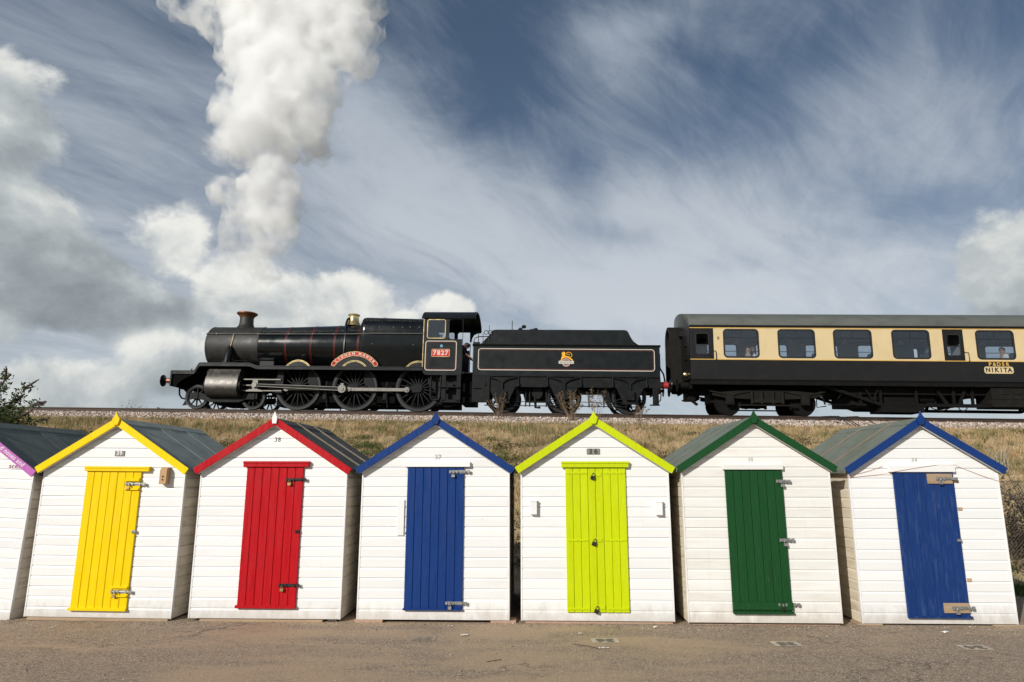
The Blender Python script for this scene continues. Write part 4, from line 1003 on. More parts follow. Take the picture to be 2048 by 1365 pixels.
# running plate with the raised front and its drop to the buffer beam
def splate(dz0):
    p = [(-12.97, 1.415), (-12.12, 1.415)]
    for i in range(7):
        t = i/6; p.append((-12.10+.22*t, 1.415+.315*(3*t*t-2*t**3)))
    p += [(-10.02, 1.73), (-9.90, 1.715), (-9.70, 1.64), (-9.58, 1.625), (-3.30, 1.625)]
    return [(x, z+dz0) for x, z in p]
top = splate(0.)
b = MB(); b.xz(top+[(x, z-.022) for x, z in top[::-1]], -1.27, 1.27); rp = A('running_plate', b, 'satin_black')
b = MB()
for y0, y1 in ((-1.255, -1.235), (1.235, 1.255)): b.xz([(x, z-.023) for x, z in top]+[(x, z-.135) for x, z in top[::-1]], y0, y1)
A('valance', b, 'satin_black', rp)
b = MB()
for y0, y1 in ((-1.20, -1.18), (1.18, 1.20)):
    q = [(-12.93, 1.39), (-12.93, .80), (-12.75, .80)]+[(-12.75+.85*t, .80+.55*t**.55) for t in (.04, .1, .2, .35, .55, .8, 1.)]
    b.xz(q, y0, y1)
b.xz([(-12.93, 1.36), (-12.93, .78), (-12.3, .66), (-11.6, .80), (-9.0, .78), (-9.0, 1.60), (-11.9, 1.60), (-12.1, 1.36)], -.66, -.62)
b.xz([(-12.93, 1.36), (-12.93, .78), (-12.3, .66), (-11.6, .80), (-9.0, .78), (-9.0, 1.60), (-11.9, 1.60), (-12.1, 1.36)], .62, .66)
b.xz([(-9.0, .80), (-2.0, .80), (-2.0, 1.60), (-9.0, 1.60)], -.62, -.58); b.xz([(-9.0, .80), (-2.0, .80), (-2.0, 1.60), (-9.0, 1.60)], .58, .62)
b.box(-12.4, -10.2, -.6, .6, 1.0, 1.58); b.box(-11.75, -10.2, -.55, .55, 1.5, 2.2)
A('main_frame', b, 'soot')
b = MB(); b.box(-12.99, -12.93, -1.27, 1.27, .82, 1.39); A('buffer_beam', b, 'satin_black', None, None, .006)
for y in (-.87, .87):
    b = MB(); b.lathe((-12.99, y, 1.06), (-1, 0, 0), [(0, .15), (.05, .15), (.07, .115), (.30, .10), (.30, .06)], 20); bf = A('buffer', b, 'buffer_rust', None, 35)
    b = MB(); b.lathe((-13.27, y, 1.06), (-1, 0, 0), [(0, .055), (.15, .055), (.155, .15), (.185, .225), (.21, .228), (.235, .15), (.24, 0)], 24); A('buffer_head', b, 'satin_black', bf, 35)
b = MB(); b.tube([(-12.99, -.25, .98), (-13.10, -.25, .97), (-13.14, -.25, .86), (-13.12, -.24, .60), (-13.02, -.22, .46), (-12.9, -.2, .44)], .032, 8); b.tube([(-12.52, -.66, .74), (-12.60, -.66, .66), (-12.62, -.66, .36), (-12.55, -.66, .27), (-12.45, -.66, .30)], .026, 8); A('brake_hose', b, 'rubber', None, 40)
b = MB(); b.box(-12.38, -12.34, -.95, -.90, 1.42, 1.53); b.box(-12.38, -12.34, .9, .95, 1.42, 1.53); A('lamp_iron', b, 'satin_black')
b = MB(); b.xz([(-12.45, .74), (-12.33, .74), (-12.40, .36), (-12.52, .14), (-12.66, .12), (-12.54, .36)], -.78, -.74); A('guard_iron', b, 'chassis'); b = MB(); b.xz([(-12.45, .74), (-12.33, .74), (-12.40, .36), (-12.52, .14), (-12.66, .12), (-12.54, .36)], .74, .78); A('guard_iron', b, 'chassis')
# cylinders
for sg in (-1, 1):
    prf = [(-.68, 1.56), (-.98, 1.56), (-1.06, 1.53)]+[(-1.06-.21*t, 1.50-.36*t) for t in (0.15, .5, 1.)]+[(-.95-.37*cos(R(t)), .80+.37*sin(R(t))+.0) for t in (20, 0, -20, -40, -60, -80)]+[(-.68, .44)]
    b = MB(); b.yz([(sg*-y, z) for y, z in prf], -11.60, -10.34) if sg > 0 else b.yz(prf, -11.60, -10.34)
    cyl = A('cylinder', b, 'cylinder', None, 40, .012, 2)
    b = MB(); b.cyl((-11.68, sg*.97, .86), (-11.60, sg*.97, .86), .29, n=28); b.cyl((-11.71, sg*.97, .86), (-11.68, sg*.97, .86), .20, n=24); b.cyl((-11.66, sg*.98, 1.36), (-11.60, sg*.98, 1.36), .12, n=20)
    b.cyl((-10.34, sg*.97, .86), (-10.26, sg*.97, .86), .29, n=28)
    A('cylinder_cover', b, 'chassis', cyl, 30, .006)
    b = MB(); b.tube([(-10.98, sg*.72, 2.46), (-10.96, sg*.83, 2.32), (-10.95, sg*.95, 2.05), (-10.94, sg*1.02, 1.74)], [.11, .125, .135, .15], 14); b.cyl((-10.94, sg*1.02, 1.73), (-10.94, sg*1.02, 1.78), .2, n=14); A('steam_pipe', b, 'satin_black', None, 40)
    b = MB(); b.tube([(-10.90, sg*.80, 2.93), (-10.90, sg*.845, 2.72), (-10.93, sg*.86, 2.50), (-10.96, sg*.9, 2.35)], .013, 6); A('oil_pipe', b, 'brass', None, 40)
    b = MB(); b.tube([(-11.55, sg*.92, 1.73), (-11.55, sg*.92, 1.86), (-10.2, sg*.92, 1.86), (-10.2, sg*.92, 1.73)], .016, 6); A('front_rail', b, 'satin_black', None, 40)
    b = MB(); b.box(-9.62, -9.05, sg*.96-.17, sg*.96+.17, 1.63, 1.95); b.cyl((-9.62, sg*.96-.17, 1.88), (-9.05, sg*.96-.17, 1.88), .06, n=10); A('lubricator_box', b, 'satin_black', None, None, .02)
# coupled wheels, bogie wheels
DW = (-8.15, -5.97, -3.52)
PIN = (-.41, -.075)
sb, tb, wb = spoked_wheel(.865, 18, .15, .085, .13, PIN, (R(25), R(38)))
sbm = sb.mesh('driving_wheel', MT['chassis'], 40); tbm = tb.mesh('tyre', MT['tyre'], 40); wbm = wb.mesh('balance_weight', MT['chassis'], 40)
for s in DW:
    for sg in (-1, 1):
        o = obj('driving_wheel', sbm, LO.root, (s-LO.at, sg*.77, .867), (0, 0, 0) if sg < 0 else (0, R(90), pi))
        obj('tyre', tbm, o); obj('balance_weight', wbm, o)
    b = MB(); b.cyl((s, -.7, .867), (s, .7, .867), .09, n=14); A('axle', b, 'soot', None, 40)
sb, tb, _ = spoked_wheel(.457, 10, .10, .06, .12)
sbm = sb.mesh('bogie_wheel', MT['chassis'], 40); tbm = tb.mesh('tyre', MT['tyre'], 40)
for s in (-12.10, -9.88):
    for sg in (-1, 1):
        o = obj('bogie_wheel', sbm, LO.root, (s-LO.at, sg*.77, .459), (0, 0, 0) if sg < 0 else (0, R(20), pi)); obj('tyre', tbm, o)
    b = MB(); b.cyl((s, -.7, .459), (s, .7, .459), .07, n=12); A('axle', b, 'soot', None, 40)
b = MB()
for sg in (-1, 1):
    y = sg*.90
    b.xz([(-12.32, .62), (-12.32, .40), (-11.85, .34), (-11.5, .25), (-10.4, .25), (-10.12, .36), (-9.68, .38), (-9.68, .60), (-10.1, .60), (-10.5, .46), (-11.5, .46), (-11.9, .62)], y-.018, y+.018)
    b.xz([(-11.9, .40), (-11.55, .30), (-11.2, .22), (-11.05, .22), (-11.15, .36), (-11.5, .45), (-11.8, .52)], y-.05*sg-.03, y-.05*sg+.03)
    for s in (-12.10, -9.88): b.box(s-.11, s+.11, y-.05, y+.05, .36, .60)
b.box(-11.6, -10.3, -.6, .6, .28, .8)
A('bogie_frame', b, 'chassis', None, None, .01)
# slide bars, crosshead, rods
for sg in (-1, 1):
    yb = sg*.97
    b = MB(); b.box(-10.30, -8.78, yb-.05, yb+.05, 1.105, 1.15); b.box(-10.30, -8.72, yb-.05, yb+.05, .675, .72); A('slide_bar', b, 'motion', None, None, .004)
    b = MB(); b.cyl((-10.30, yb, .90), (-9.80, yb, .90), .035, n=10); b.xz([(-9.97, .75), (-9.60, .75), (-9.45, .70), (-9.45, .66), (-10.1, .66), (-10.1, .70)], yb-.06, yb+.06); b.cyl((-9.77, yb-.07, .905), (-9.77, yb+.07, .905), .115, n=16); b.box(-9.87, -9.66, yb-.055, yb+.055, .70, 1.10)
    A('crosshead', b, 'motion', None, 35, .004)
    b = MB(); b.xz([(-8.95, 1.6), (-8.72, 1.6), (-8.72, .66), (-8.80, .60), (-8.95, .66)], sg*.62, sg*.94); b.box(-9.0, -8.7, sg*.94-.03, sg*.94+.03, .62, 1.2); A('motion_bracket', b, 'chassis')
    px, pz = DW[1]+PIN[0], .867+PIN[1]
    yc = sg*1.06; y0, y1 = yc-.030, yc+.030
    ax, az_ = -9.77, .905; d_ = Vector((px-ax, 0, pz-az_)); L_ = d_.length; u = d_.normalized(); v = Vector((-u.z, 0, u.x))
    def rodpt(t, h): p = Vector((ax, 0, az_))+u*t+v*h; return (p.x, p.z)
    b = MB(); t0, t1 = .10, L_-.12; h0, h1 = .055, .075
    b.xz([rodpt(t0, h0), rodpt(t1, h1), rodpt(t1, h1-.026), rodpt(t0, h0-.022)], y0, y1); b.xz([rodpt(t0, -h0), rodpt(t1, -h1), rodpt(t1, -h1+.026), rodpt(t0, -h0+.022)], y0, y1)
    b.cyl((ax, y0-.012, az_), (ax, y1+.012, az_), .10, n=20); b.cyl((px, y0-.02, pz), (px, y1+.01, pz), .155, n=24); b.box(px-.06, px+.06, y0-.01, y1, pz+.13, pz+.215); b.cyl((px, y0-.045, pz), (px, y0-.02, pz), .075, n=16)
    rod = A('connecting_rod', b, 'motion', None, 35, .004)
    b = MB(); b.xz([rodpt(t0, h0-.02), rodpt(t1, h1-.024), rodpt(t1, -h1+.024), rodpt(t0, -h0+.02)], yc-.012, yc+.012); A('rod_flute', b, 'chassis', rod)
    b = MB(); yk = sg*.95
    for q in (0, 1):
        x0_, x1_ = DW[q]+PIN[0], DW[q+1]+PIN[0]
        if q: b.cyl((x0_+.24, yk-.05, pz), (x0_+.24, yk+.04, pz), .085, n=16); b.box(x0_+.24, x1_, yk-.025, yk+.025, pz-.062, pz+.062)
        else: b.box(x0_, x1_, yk-.025, yk+.025, pz-.058, pz+.058)
    b.box(DW[1]+PIN[0], DW[1]+PIN[0]+.24, yk-.03, yk+.03, pz-.075, pz+.075)
    for q in (0, 1, 2): b.cyl((DW[q]+PIN[0], yk-.05, pz), (DW[q]+PIN[0], yk+.05, pz), .105, n=20); b.cyl((DW[q]+PIN[0], yk-.08, pz), (DW[q]+PIN[0], yk-.05, pz), .05, n=12)
    A('coupling_rod', b, 'motion', None, 35, .004)
    # brake hangers, sand pipes
    b = MB()
    for s in (-7.02, -4.70):
        b.tube([(s, sg*.86, 1.1), (s-.04, sg*.86, .75), (s+.02, sg*.86, .30), (s+.04, sg*.86, .12)], [.045, .035, .03, .025], 8); b.box(s-.16, s-.06, sg*.77-.06, sg*.77+.06, .42, .82)
    b.tube([(-8.95, sg*.80, 1.1), (-8.98, sg*.80, .6), (-8.86, sg*.80, .12)], .02, 6)
    b.cyl((-9.0, sg*.55, .22), (-2.2, sg*.55, .22), .025, n=6)
    A('brake_hanger', b, 'chassis', None, 40)
b = MB(); b.box(-5.5, -2.1, -.55, .55, .42, 1.5); b.box(-9.3, -5.6, -.52, .52, .62, 1.5); b.xz([(-7.6, .55), (-7.2, .26), (-4.6, .26), (-4.2, .55)], -.3, .3); b.box(-9.1, -2.0, -.46, .46, .17, .62); b.box(-11.35, -10.15, -.62, .62, .16, .9)  # ashpan, plus dark filler boxes added to close the sky gaps below
b.box(-1.93, -1.42, -.8, 1.0, .34, 1.40)
for s in (-7.05, -4.75): b.box(s-.35, s+.35, -.78, .78, .30, .55)
A('ashpan_and_filler', b, 'soot')
# splashers and nameplate
for s in DW:
    for sg in (-1, 1):
        b = MB(); cz_ = 1.31; pts = [(s+.58*cos(t), cz_+.56*sin(t)) for t in np.linspace(R(33), R(147), 16)]
        b.xz(pts, sg*.99 if sg > 0 else -1.02, sg*.7 if sg < 0 else 1.02); A('splasher', b, 'satin_black', None, 35)
for s in DW:
    b = MB()
    for r0 in (.565, .525): b.ring((s, 0, 1.31), r0, r0+.02, -1.031, -1.021, 26, R(34), R(146))
    A('splasher_beading', b, 'brass', None, 40)
b = MB(); pts = [(-5.97+1.09*cos(t), 1.13+1.09*sin(t)) for t in np.linspace(R(28), R(152), 28)]; b.xz(pts, -1.005, -.72); A('splasher_plate', b, 'satin_black', None, 35)
b = MB(); b.ring((-5.97, 0, 1.13), .935, 1.10, -1.026, -1.006, 40, R(37), R(143))
for a in (37, 143): b.cyl((-5.97+1.0175*cos(R(a)), -1.026, 1.13+1.0175*sin(R(a))), (-5.97+1.0175*cos(R(a)), -1.006, 1.13+1.0175*sin(R(a))), .0825, n=18)
npl = A('nameplate', b, 'plate_red', None, 35)
b = MB(); b.ring((-5.97, 0, 1.13), 1.088, 1.103, -1.031, -1.020, 40, R(37), R(143)); b.ring((-5.97, 0, 1.13), .932, .947, -1.031, -1.020, 40, R(37), R(143))
for a, a0, a1 in ((37, -143, 37), (143, 143, 323)): b.ring((-5.97+1.0175*cos(R(a)), 0, 1.13+1.0175*sin(R(a))), .070, .0855, -1.031, -1.020, 14, R(a0), R(a1))
A('brass_rim', b, 'brass', npl, 40)
b = MB(); word = 'LYDHAM MANOR'; wts = [1, 1, 1, 1, 1, 1.15, .62, 1.2, 1.0, 1.05, 1.05, 1.0]; tot = sum(wts); acc = 0
for ch_, w_ in zip(word, wts):
    a = R(139-98*(acc+w_/2)/tot); acc += w_
    if ch_ != ' ': text_on(b, ch_, -5.97+1.019*cos(a), -1.030, 1.13+1.019*sin(a), .135, .0045, a-pi/2)
A('nameplate_lettering', b, 'line_cream', npl)
# cab
b = MB(); b.box(-3.30, -1.75, -1.2, 1.2, 1.40, 1.46); cab = A('cab', b, 'satin_black')
for sg in (-1, 1):
    y0, y1 = (-1.225, -1.205) if sg < 0 else (1.205, 1.225)
    b = MB(); low = [(-3.32, 2.70), (-3.32, 1.55)]+[(-3.14-.18*cos(t), 1.51-.18*sin(t)) for t in np.linspace(.1, pi/2, 6)]+[(-1.86, 1.33), (-1.86, 2.70)]
    b.xz(low, y0, y1)
    holed_plate(b, -3.32, -2.44, 2.70, 3.56, rrect(-3.19, -2.51, 2.73, 3.45, .07), y0, y1)
    b.box(-2.44, -2.36, y0, y1, 2.70, 3.56); b.box(-2.36, -1.86, y0, y1, 3.46, 3.56)
    b.xz([(-2.36, 2.70), (-2.30, 2.70), (-2.355, 2.78)], y0, y1); b.xz([(-2.36, 3.46), (-2.36, 3.40), (-2.30, 3.46)], y0, y1)
    A('side_sheet', b, 'satin_black', cab)
b = MB(); b.box(-3.335, -3.30, -1.2, 1.2, 1.5, 3.6); b.box(-3.28, -2.9, -.8, .8, 1.5, 3.1); A('backhead', b, 'soot', cab)
b = MB()
for (y, z, r) in ((-.35, 2.9, .1), (.1, 3.05, .1), (.4, 2.8, .08)): b.cyl((-2.89, y, z), (-2.84, y, z), r, n=14)
b.tube([(-2.86, -.6, 2.5), (-2.7, -.6, 2.6), (-2.7, -.2, 2.65)], .02, 6); A('gauge', b, 'brass', cab, 40)
arc = [(1.29*sin(t), 3.50+.47*(cos(t)-cos(1.25))/(1-cos(1.25))) for t in np.linspace(-1.25, 1.25, 23)]
sc_ = 1.27/(1.29*sin(1.25)); arc = [(y*sc_, z) for y, z in arc]
b = MB(); b.yz(arc+[(y*.985, z-.025) for y, z in arc[::-1]], -3.42, -1.38); b.yz([(y*1.012, z+.010) for y, z in arc]+[(y, z) for y, z in arc[::-1]], -1.46, -1.40); cr_ = A('cab_roof', b, 'satin_black', None, 30)
b = MB()
for sg in (-1, 1): b.xz([(-1.86, 3.54), (-1.38, 3.54), (-1.40, 3.44), (-1.55, 3.42), (-1.68, 3.36), (-1.76, 3.22), (-1.79, 3.05), (-1.86, 3.05)], sg*1.215-.008, sg*1.215+.008) if sg > 0 else None
A('roof_bracket', b, 'satin_black', cr_)
b = MB(); b.xz(arc_ if False else [(-3.335, 3.5), (-3.30, 3.5), (-3.30, 3.55), (-3.335, 3.55)], -1.15, 1.15)
b.yz([(y*.98, z-.03) for y, z in arc], -3.33, -3.305); A('cab_front', b, 'satin_black', cab)
for sg in (-1,):
    b = MB(); frame_line(b, rrect(-3.19, -2.51, 2.73, 3.45, .07), .032, -1.232, .008); wf = A('cab_window', b, 'brass', cab)
    b = MB(); b.xz(rrect(-3.18, -2.52, 2.74, 3.44, .06), -1.217, -1.213); A('pane', b, 'glass', wf)
b = MB(); b.xz(rrect(-3.18, -2.52, 2.74, 3.44, .06), 1.213, 1.217); A('pane', b, 'glass', cab)
b = MB(); frame_line(b, rrect(-3.235, -2.07, 1.515, 2.62, .09), .026, -1.2275, .0025); A('cab_lining', b, 'line_cream', cab)
b = MB(); frame_line(b, rrect(-3.195, -2.11, 1.555, 2.58, .07), .010, -1.2275, .0025); A('cab_lining', b, 'line_red', cab)
b = MB(); b.box(-3.345, -3.318, -1.238, -1.224, 1.56, 3.53); A('cab_beading', b, 'brass', cab)
b = MB(); b.xz(rrect(-3.0, -2.31, 2.015, 2.315, .04), -1.240, -1.226); pl = A('number_plate', b, 'plate_red', cab)
b = MB(); frame_line(b, rrect(-2.99, -2.32, 2.025, 2.305, .035), .018, -1.2445, .006); A('brass_rim', b, 'brass', cab)
b = MB()
for i, ch_ in enumerate('7827'): text_on(b, ch_, -2.655+(i-1.5)*.150, -1.2425, 2.165, .245, .008); 
for i, ch_ in enumerate('7827'):
    if ch_ == '7': b.add([(-2.655+(i-1.5)*.150-.062, -1.2425, 2.245), (-2.655+(i-1.5)*.150-.045, -1.2425, 2.245), (-2.655+(i-1.5)*.150-.045, -1.2425, 2.20), (-2.655+(i-1.5)*.150-.062, -1.2425, 2.20)], [(0, 1, 2, 3)])
A('plate_numerals', b, 'line_cream', cab)
b = MB(); b.cyl((-2.635, -1.232, 2.435), (-2.635, -1.226, 2.435), .055, n=18); A('route_disc', b, 'pale_blue', cab)
b = MB(); b.cyl((-1.84, -1.23, 1.40), (-1.84, -1.23, 3.50), .012, n=6); b.cyl((-1.84, 1.23, 1.40), (-1.84, 1.23, 3.0), .017, n=6); b.cyl((-1.50, 1.2, 2.4), (-1.50, 1.2, 3.4), .015, n=6); A('grab_rail', b, 'chassis', cab, 40)
# footsteps, injector and pipes below the cab
b = MB(); b.box(-2.58, -2.42, -1.215, -1.19, .30, 1.33); b.box(-2.02, -1.86, -1.215, -1.19, .30, 1.33); b.box(-2.62, -1.86, -1.215, -1.19, .28, .42); b.box(-2.66, -1.84, -1.30, -1.02, .86, .90); b.box(-2.62, -1.86, -1.30, -1.02, .30, .34); b.box(-2.5, -1.9, -.9, -.5, .35, 1.4)
A('cab_step', b, 'chassis', None, None, .004)
b = MB(); b.tube([(-3.0, -1.1, 1.35), (-3.0, -1.1, .55), (-2.93, -1.1, .42), (-2.7, -1.1, .42), (-2.64, -1.1, .55), (-2.64, -1.1, 1.35)], .04, 8); b.tube([(-2.8, -1.08, .3), (-2.3, -1.08, .2), (-1.95, -1.05, .24)], .035, 8); b.cyl((-2.25, -1.0, .98), (-2.25, -1.15, .98), .10, n=12); A('injector_pipe', b, 'chassis', None, 40)

# ---------------------------------------------------------------- tender
TE = Vehicle('tender', 2.0, 'black six wheeled tender with yellow lion and wheel emblem behind the locomotive', 'tender')
A = TE.add
b = MB(); b.box(-1.40, 5.46, -1.20, 1.20, 1.35, 2.46); body = A('tank', b, 'satin_black')
b = MB(); b.box(-1.44, 5.49, -1.222, -1.202, 1.36, 2.43); b.box(-1.44, 5.49, 1.202, 1.222, 1.36, 2.43)
fl = [(-1.222, 2.43), (-1.235, 2.46), (-1.27, 2.49), (-1.275, 2.51), (-1.20, 2.51), (-1.20, 2.43)]
b.yz(fl, -1.46, 5.52); b.yz([(-y, z) for y, z in fl], -1.46, 5.52); A('side_sheet', b, 'satin_black', None, 35)
cp = [(-1.25, 2.50)]+[(-1.25+.14*t+.26*t*t, 2.50+.40*t**1.6) for t in (.3, .6, .85, 1.)]+[(-.80, 3.02), (-.74, 3.09), (-.64, 3.12), (4.22, 3.13), (4.32, 3.11), (4.38, 3.04), (4.44, 2.90), (4.56, 2.70), (4.72, 2.58), (4.90, 2.50)]
b = MB()
for sg in (-1, 1): b.xz(cp, sg*1.0-.012, sg*1.0+.012)
b.box(-.72, -.70, -.99, .99, 2.5, 3.1); b.box(4.30, 4.32, -.99, .99, 2.5, 3.1); A('coal_plate', b, 'satin_black')
b = MB(); q = 14
cvs = [(-.70+4.98*i/q, -.97+1.94*j/8, 2.86+.20*mnoise.noise(Vector((i*.8, j*.9, 2)))+(.32*math.exp(-((i-3.6)/1.4)**2-((j-4)/2.)**2))) for j in range(9) for i in range(q+1)]
b.add(cvs, [(j*(q+1)+i, j*(q+1)+i+1, (j+1)*(q+1)+i+1, (j+1)*(q+1)+i) for j in range(8) for i in range(q)])
for k in range(16): b.sphere((.55+random.gauss(0, .18), random.gauss(-.1, .3), 3.20+random.uniform(-.10, .13)), random.uniform(.06, .12), 6, 4, (1, 1, .8))
A('coal', b, 'coal')
b = MB(); b.cyl((-.05, 0, 3.0), (-.05, 0, 3.70), .018, n=6); b.sphere((-.12, 0, 3.13), .16, 12, 6, (1, 1, .5)); A('fire_iron', b, 'satin_black')
b = MB(); frame_line(b, rrect(-1.23, 5.29, 1.545, 2.345, .10), .026, -1.2245, .0025); A('side_lining', b, 'line_cream')
b = MB(); frame_line(b, rrect(-1.185, 5.245, 1.59, 2.30, .08), .010, -1.2245, .0025); A('side_lining', b, 'line_red')
# emblem: crowned lion over a spoked wheel with a banner
EX, EZ = 2.045, 1.985; K = .000785
def ep(x, y): return (EX+(x-930)*K, EZ-(y-660)*K)
b = MB()
lion = [(735, 515), (748, 478), (722, 452), (735, 425), (712, 398), (742, 372), (738, 348), (778, 352), (800, 326), (832, 336), (868, 352), (884, 388), (892, 432), (880, 505), (905, 520), (990, 535), (1060, 556), (1120, 592), (1165, 640), (1205, 680), (1242, 705), (1246, 782), (1190, 788), (1200, 738), (1150, 716), (1105, 690), (1065, 646), (1010, 622), (930, 608), (850, 618), (792, 652), (745, 706), (716, 785), (656, 790), (668, 745), (690, 698), (700, 640), (716, 580)]
pts = [ep(*p) for p in lion]; b.xz(pts, -1.2265, -1.2225)
em = A('emblem', b, 'em_yellow')
b = MB(); b.tube([(ep(x, y)[0], -1.2245, ep(x, y)[1]) for x, y in ((1130, 590), (1180, 560), (1204, 500), (1190, 430), (1130, 374), (1040, 352), (965, 368), (932, 405), (960, 440), (1040, 460), (1100, 490))], .014, 6); A('emblem_tail', b, 'em_yellow', em, 40)
wc = ep(930, 840)
b = MB(); b.ring((wc[0], 0, wc[1]), .118, .156, -1.2275, -1.2225, 32); b.cyl((wc[0], -1.2275, wc[1]), (wc[0], -1.2225, wc[1]), .045, n=16)
for i in range(12):
    a = 2*pi*i/12; b.xz([(wc[0]+.04*cos(a-.15), wc[1]+.04*sin(a-.15)), (wc[0]+.12*cos(a-.06), wc[1]+.12*sin(a-.06)), (wc[0]+.12*cos(a+.06), wc[1]+.12*sin(a+.06)), (wc[0]+.04*cos(a+.15), wc[1]+.04*sin(a+.15))], -1.2270, -1.2230)
A('emblem_wheel', b, 'em_pink', em)
b = MB(); b.cyl((wc[0], -1.2245, wc[1]), (wc[0], -1.2215, wc[1]), .13, n=28); A('emblem_wheel_field', b, 'em_maroon', em)
p0, p1 = ep(580, 905), ep(1290, 765); b = MB(); b.box(p0[0], p1[0], -1.2305, -1.2285, p0[1], p1[1]); A('emblem_banner', b, 'em_white', em)
b = MB(); text_on(b, 'BRITISH RAILWAYS', EX, -1.2315, (p0[1]+p1[1])/2, .062, .0, sx=.86); A('emblem_lettering', b, 'ink', em)
# frames with hornguards, springs, axleboxes
TW = (-.33, 1.98, 4.38)
b = MB()
for sg in (-1, 1):
    y0, y1 = (-1.165, -1.14) if sg < 0 else (1.14, 1.165)
    b.box(-1.42, 5.47, y0, y1, .92, 1.34)
    for s in TW: b.xz([(s-.50, .93), (s-.24, .36), (s+.24, .36), (s+.50, .93)], y0, y1)
b.box(-1.44, 5.49, -1.22, 1.22, 1.31, 1.36); b.box(5.44, 5.50, -1.2, 1.2, .85, 1.32); b.box(-1.2, 5.2, -.5, .5, .85, 1.3)
b.xz([(.4, .85), (.5, .5), (1.3, .5), (1.4, .85)], -.4, .4)
A('tender_frame', b, 'chassis')
for s in TW:
    for sg in (-1, 1):
        y = sg*1.20
        b = MB()
        for k in range(4): b.xz([(s-.62+.10*k, 1.285-.006*k), (s, 1.115-.03*k), (s+.62-.10*k, 1.285-.006*k), (s+.62-.10*k, 1.310-.006*k), (s, 1.142-.03*k), (s-.62+.10*k, 1.310-.006*k)], y-.035, y+.035)
        for e_ in (-.62, .62): b.cyl((s+e_, y, 1.31), (s+e_, y, .98), .028, n=8); b.cyl((s+e_, y, 1.06), (s+e_, y, .94), .055, n=10)
        b.box(s-.04, s+.04, y-.04, y+.04, .7, 1.1); A('leaf_spring', b, 'chassis', None, 30)
        b = MB(); b.box(s-.15, s+.15, y-.09, y+.05, .46, .80); b.cyl((s, y-.11, .63), (s, y-.09, .63), .09, n=14); b.box(s-.30, s+.30, y-.04, y+.0, .30, .37); A('axlebox', b, 'chassis', None, None, .008)
sb, tb, _ = spoked_wheel(.628, 12, .13, .07, .13)
sbm = sb.mesh('tender_wheel', MT['chassis'], 40); tbm = tb.mesh('tyre', MT['tyre'], 40)
for s in TW:
    for sg in (-1, 1):
        o = obj('tender_wheel', sbm, TE.root, (s-TE.at, sg*.77, .630), (0, 0, 0) if sg < 0 else (0, 0, pi)); obj('tyre', tbm, o)
    b = MB(); b.cyl((s, -1.1, .63), (s, 1.1, .63), .08, n=12); A('axle', b, 'soot', None, 40)
b = MB(); b.box(-1.44, -.78, -1.22, -1.0, .34, 1.31); b.box(-1.40, -1.1, -1.27, -1.2, .84, .87); b.box(-.9, -.7, -1.1, -.9, .25, .5); A('tender_step', b, 'chassis', None, None, .006)
b = MB(); b.cyl((.98, -.9, .72), (.98, -.55, .72), .20, n=18); b.box(.82, 1.14, -.95, -.6, .86, 1.0); b.tube([(.9, -.8, .56), (.92, -.8, .2), (1.1, -.8, .2)], .05, 8); A('water_filter', b, 'chassis', None, 35)
b = MB(); b.box(-1.0, 5.0, -.9, -.86, .24, .27); b.box(-1.0, 5.0, -.9, -.86, .40, .42)
for s in (.55, .70, 1.32, 2.9, 3.45): b.cyl((s, -.88, 1.0), (s, -.88, .22), .028, n=6)
b.xz([(3.2, 1.0), (3.6, 1.0), (3.75, .2), (3.62, .2)], -.92, -.86)
A('brake_rigging', b, 'chassis')
for y in (-.87, .87):
    b = MB(); b.lathe((5.50, y, 1.07), (1, 0, 0), [(0, .16), (.03, .16), (.04, .125), (.32, .125), (.34, .10)], 20); bf = A('buffer', b, 'buffer_red', None, 35)
    b = MB(); b.lathe((5.84, y, 1.07), (1, 0, 0), [(0, .06), (.06, .06), (.07, .22), (.10, .23), (.13, 0)], 24); A('buffer_head', b, 'satin_black', bf, 35)
b = MB(); b.tube([(5.56, -.45, 2.3), (5.58, -.45, 1.95), (5.62, -.45, 1.75), (5.74, -.45, 1.55), (5.78, -.45, 1.30), (5.78, -.45, 1.12)], .032, 8); b.cyl((5.54, -.9, 1.75), (5.54, -.9, 2.25), .018, n=6); A('brake_hose', b, 'rubber', None, 40)
b = MB(); b.box(5.2, 5.42, -1.22, -1.18, .30, .95); b.tube([(5.42, -1.1, .85), (5.52, -1.1, .70), (5.50, -1.1, .50), (5.36, -1.1, .34)], .02, 6); b.box(5.10, 5.44, -1.3, -1.1, .28, .31); A('rear_step', b, 'chassis')
b = MB(); b.tube([(-1.42, -1.21, 1.45), (-1.42, -1.21, 2.62), (-1.38, -1.21, 2.74), (-1.25, -1.21, 2.80), (-.85, -1.08, 2.84)], .018, 6); b.cyl((-1.08, -1.15, 2.5), (-1.08, -1.15, 2.95), .014, n=6)
for c_ in (-.98, -.82): b.tube([(c_+.075*cos(t), -1.05, 3.0+.075*sin(t)) for t in np.linspace(0, 2*pi, 13)[:-1]], .014, 5, True)
b.cyl((-.86, -1.05, 2.7), (-.86, -1.05, 3.28), .012, n=6); b.box(-1.42, -1.36, -1.2, 1.2, 1.46, 2.42); b.box(-1.45, -1.2, -1.2, -.7, 2.42, 2.60); b.box(-1.45, -1.2, .7, 1.2, 2.42, 2.6)
A('front_handrail', b, 'satin_black', None, 40)

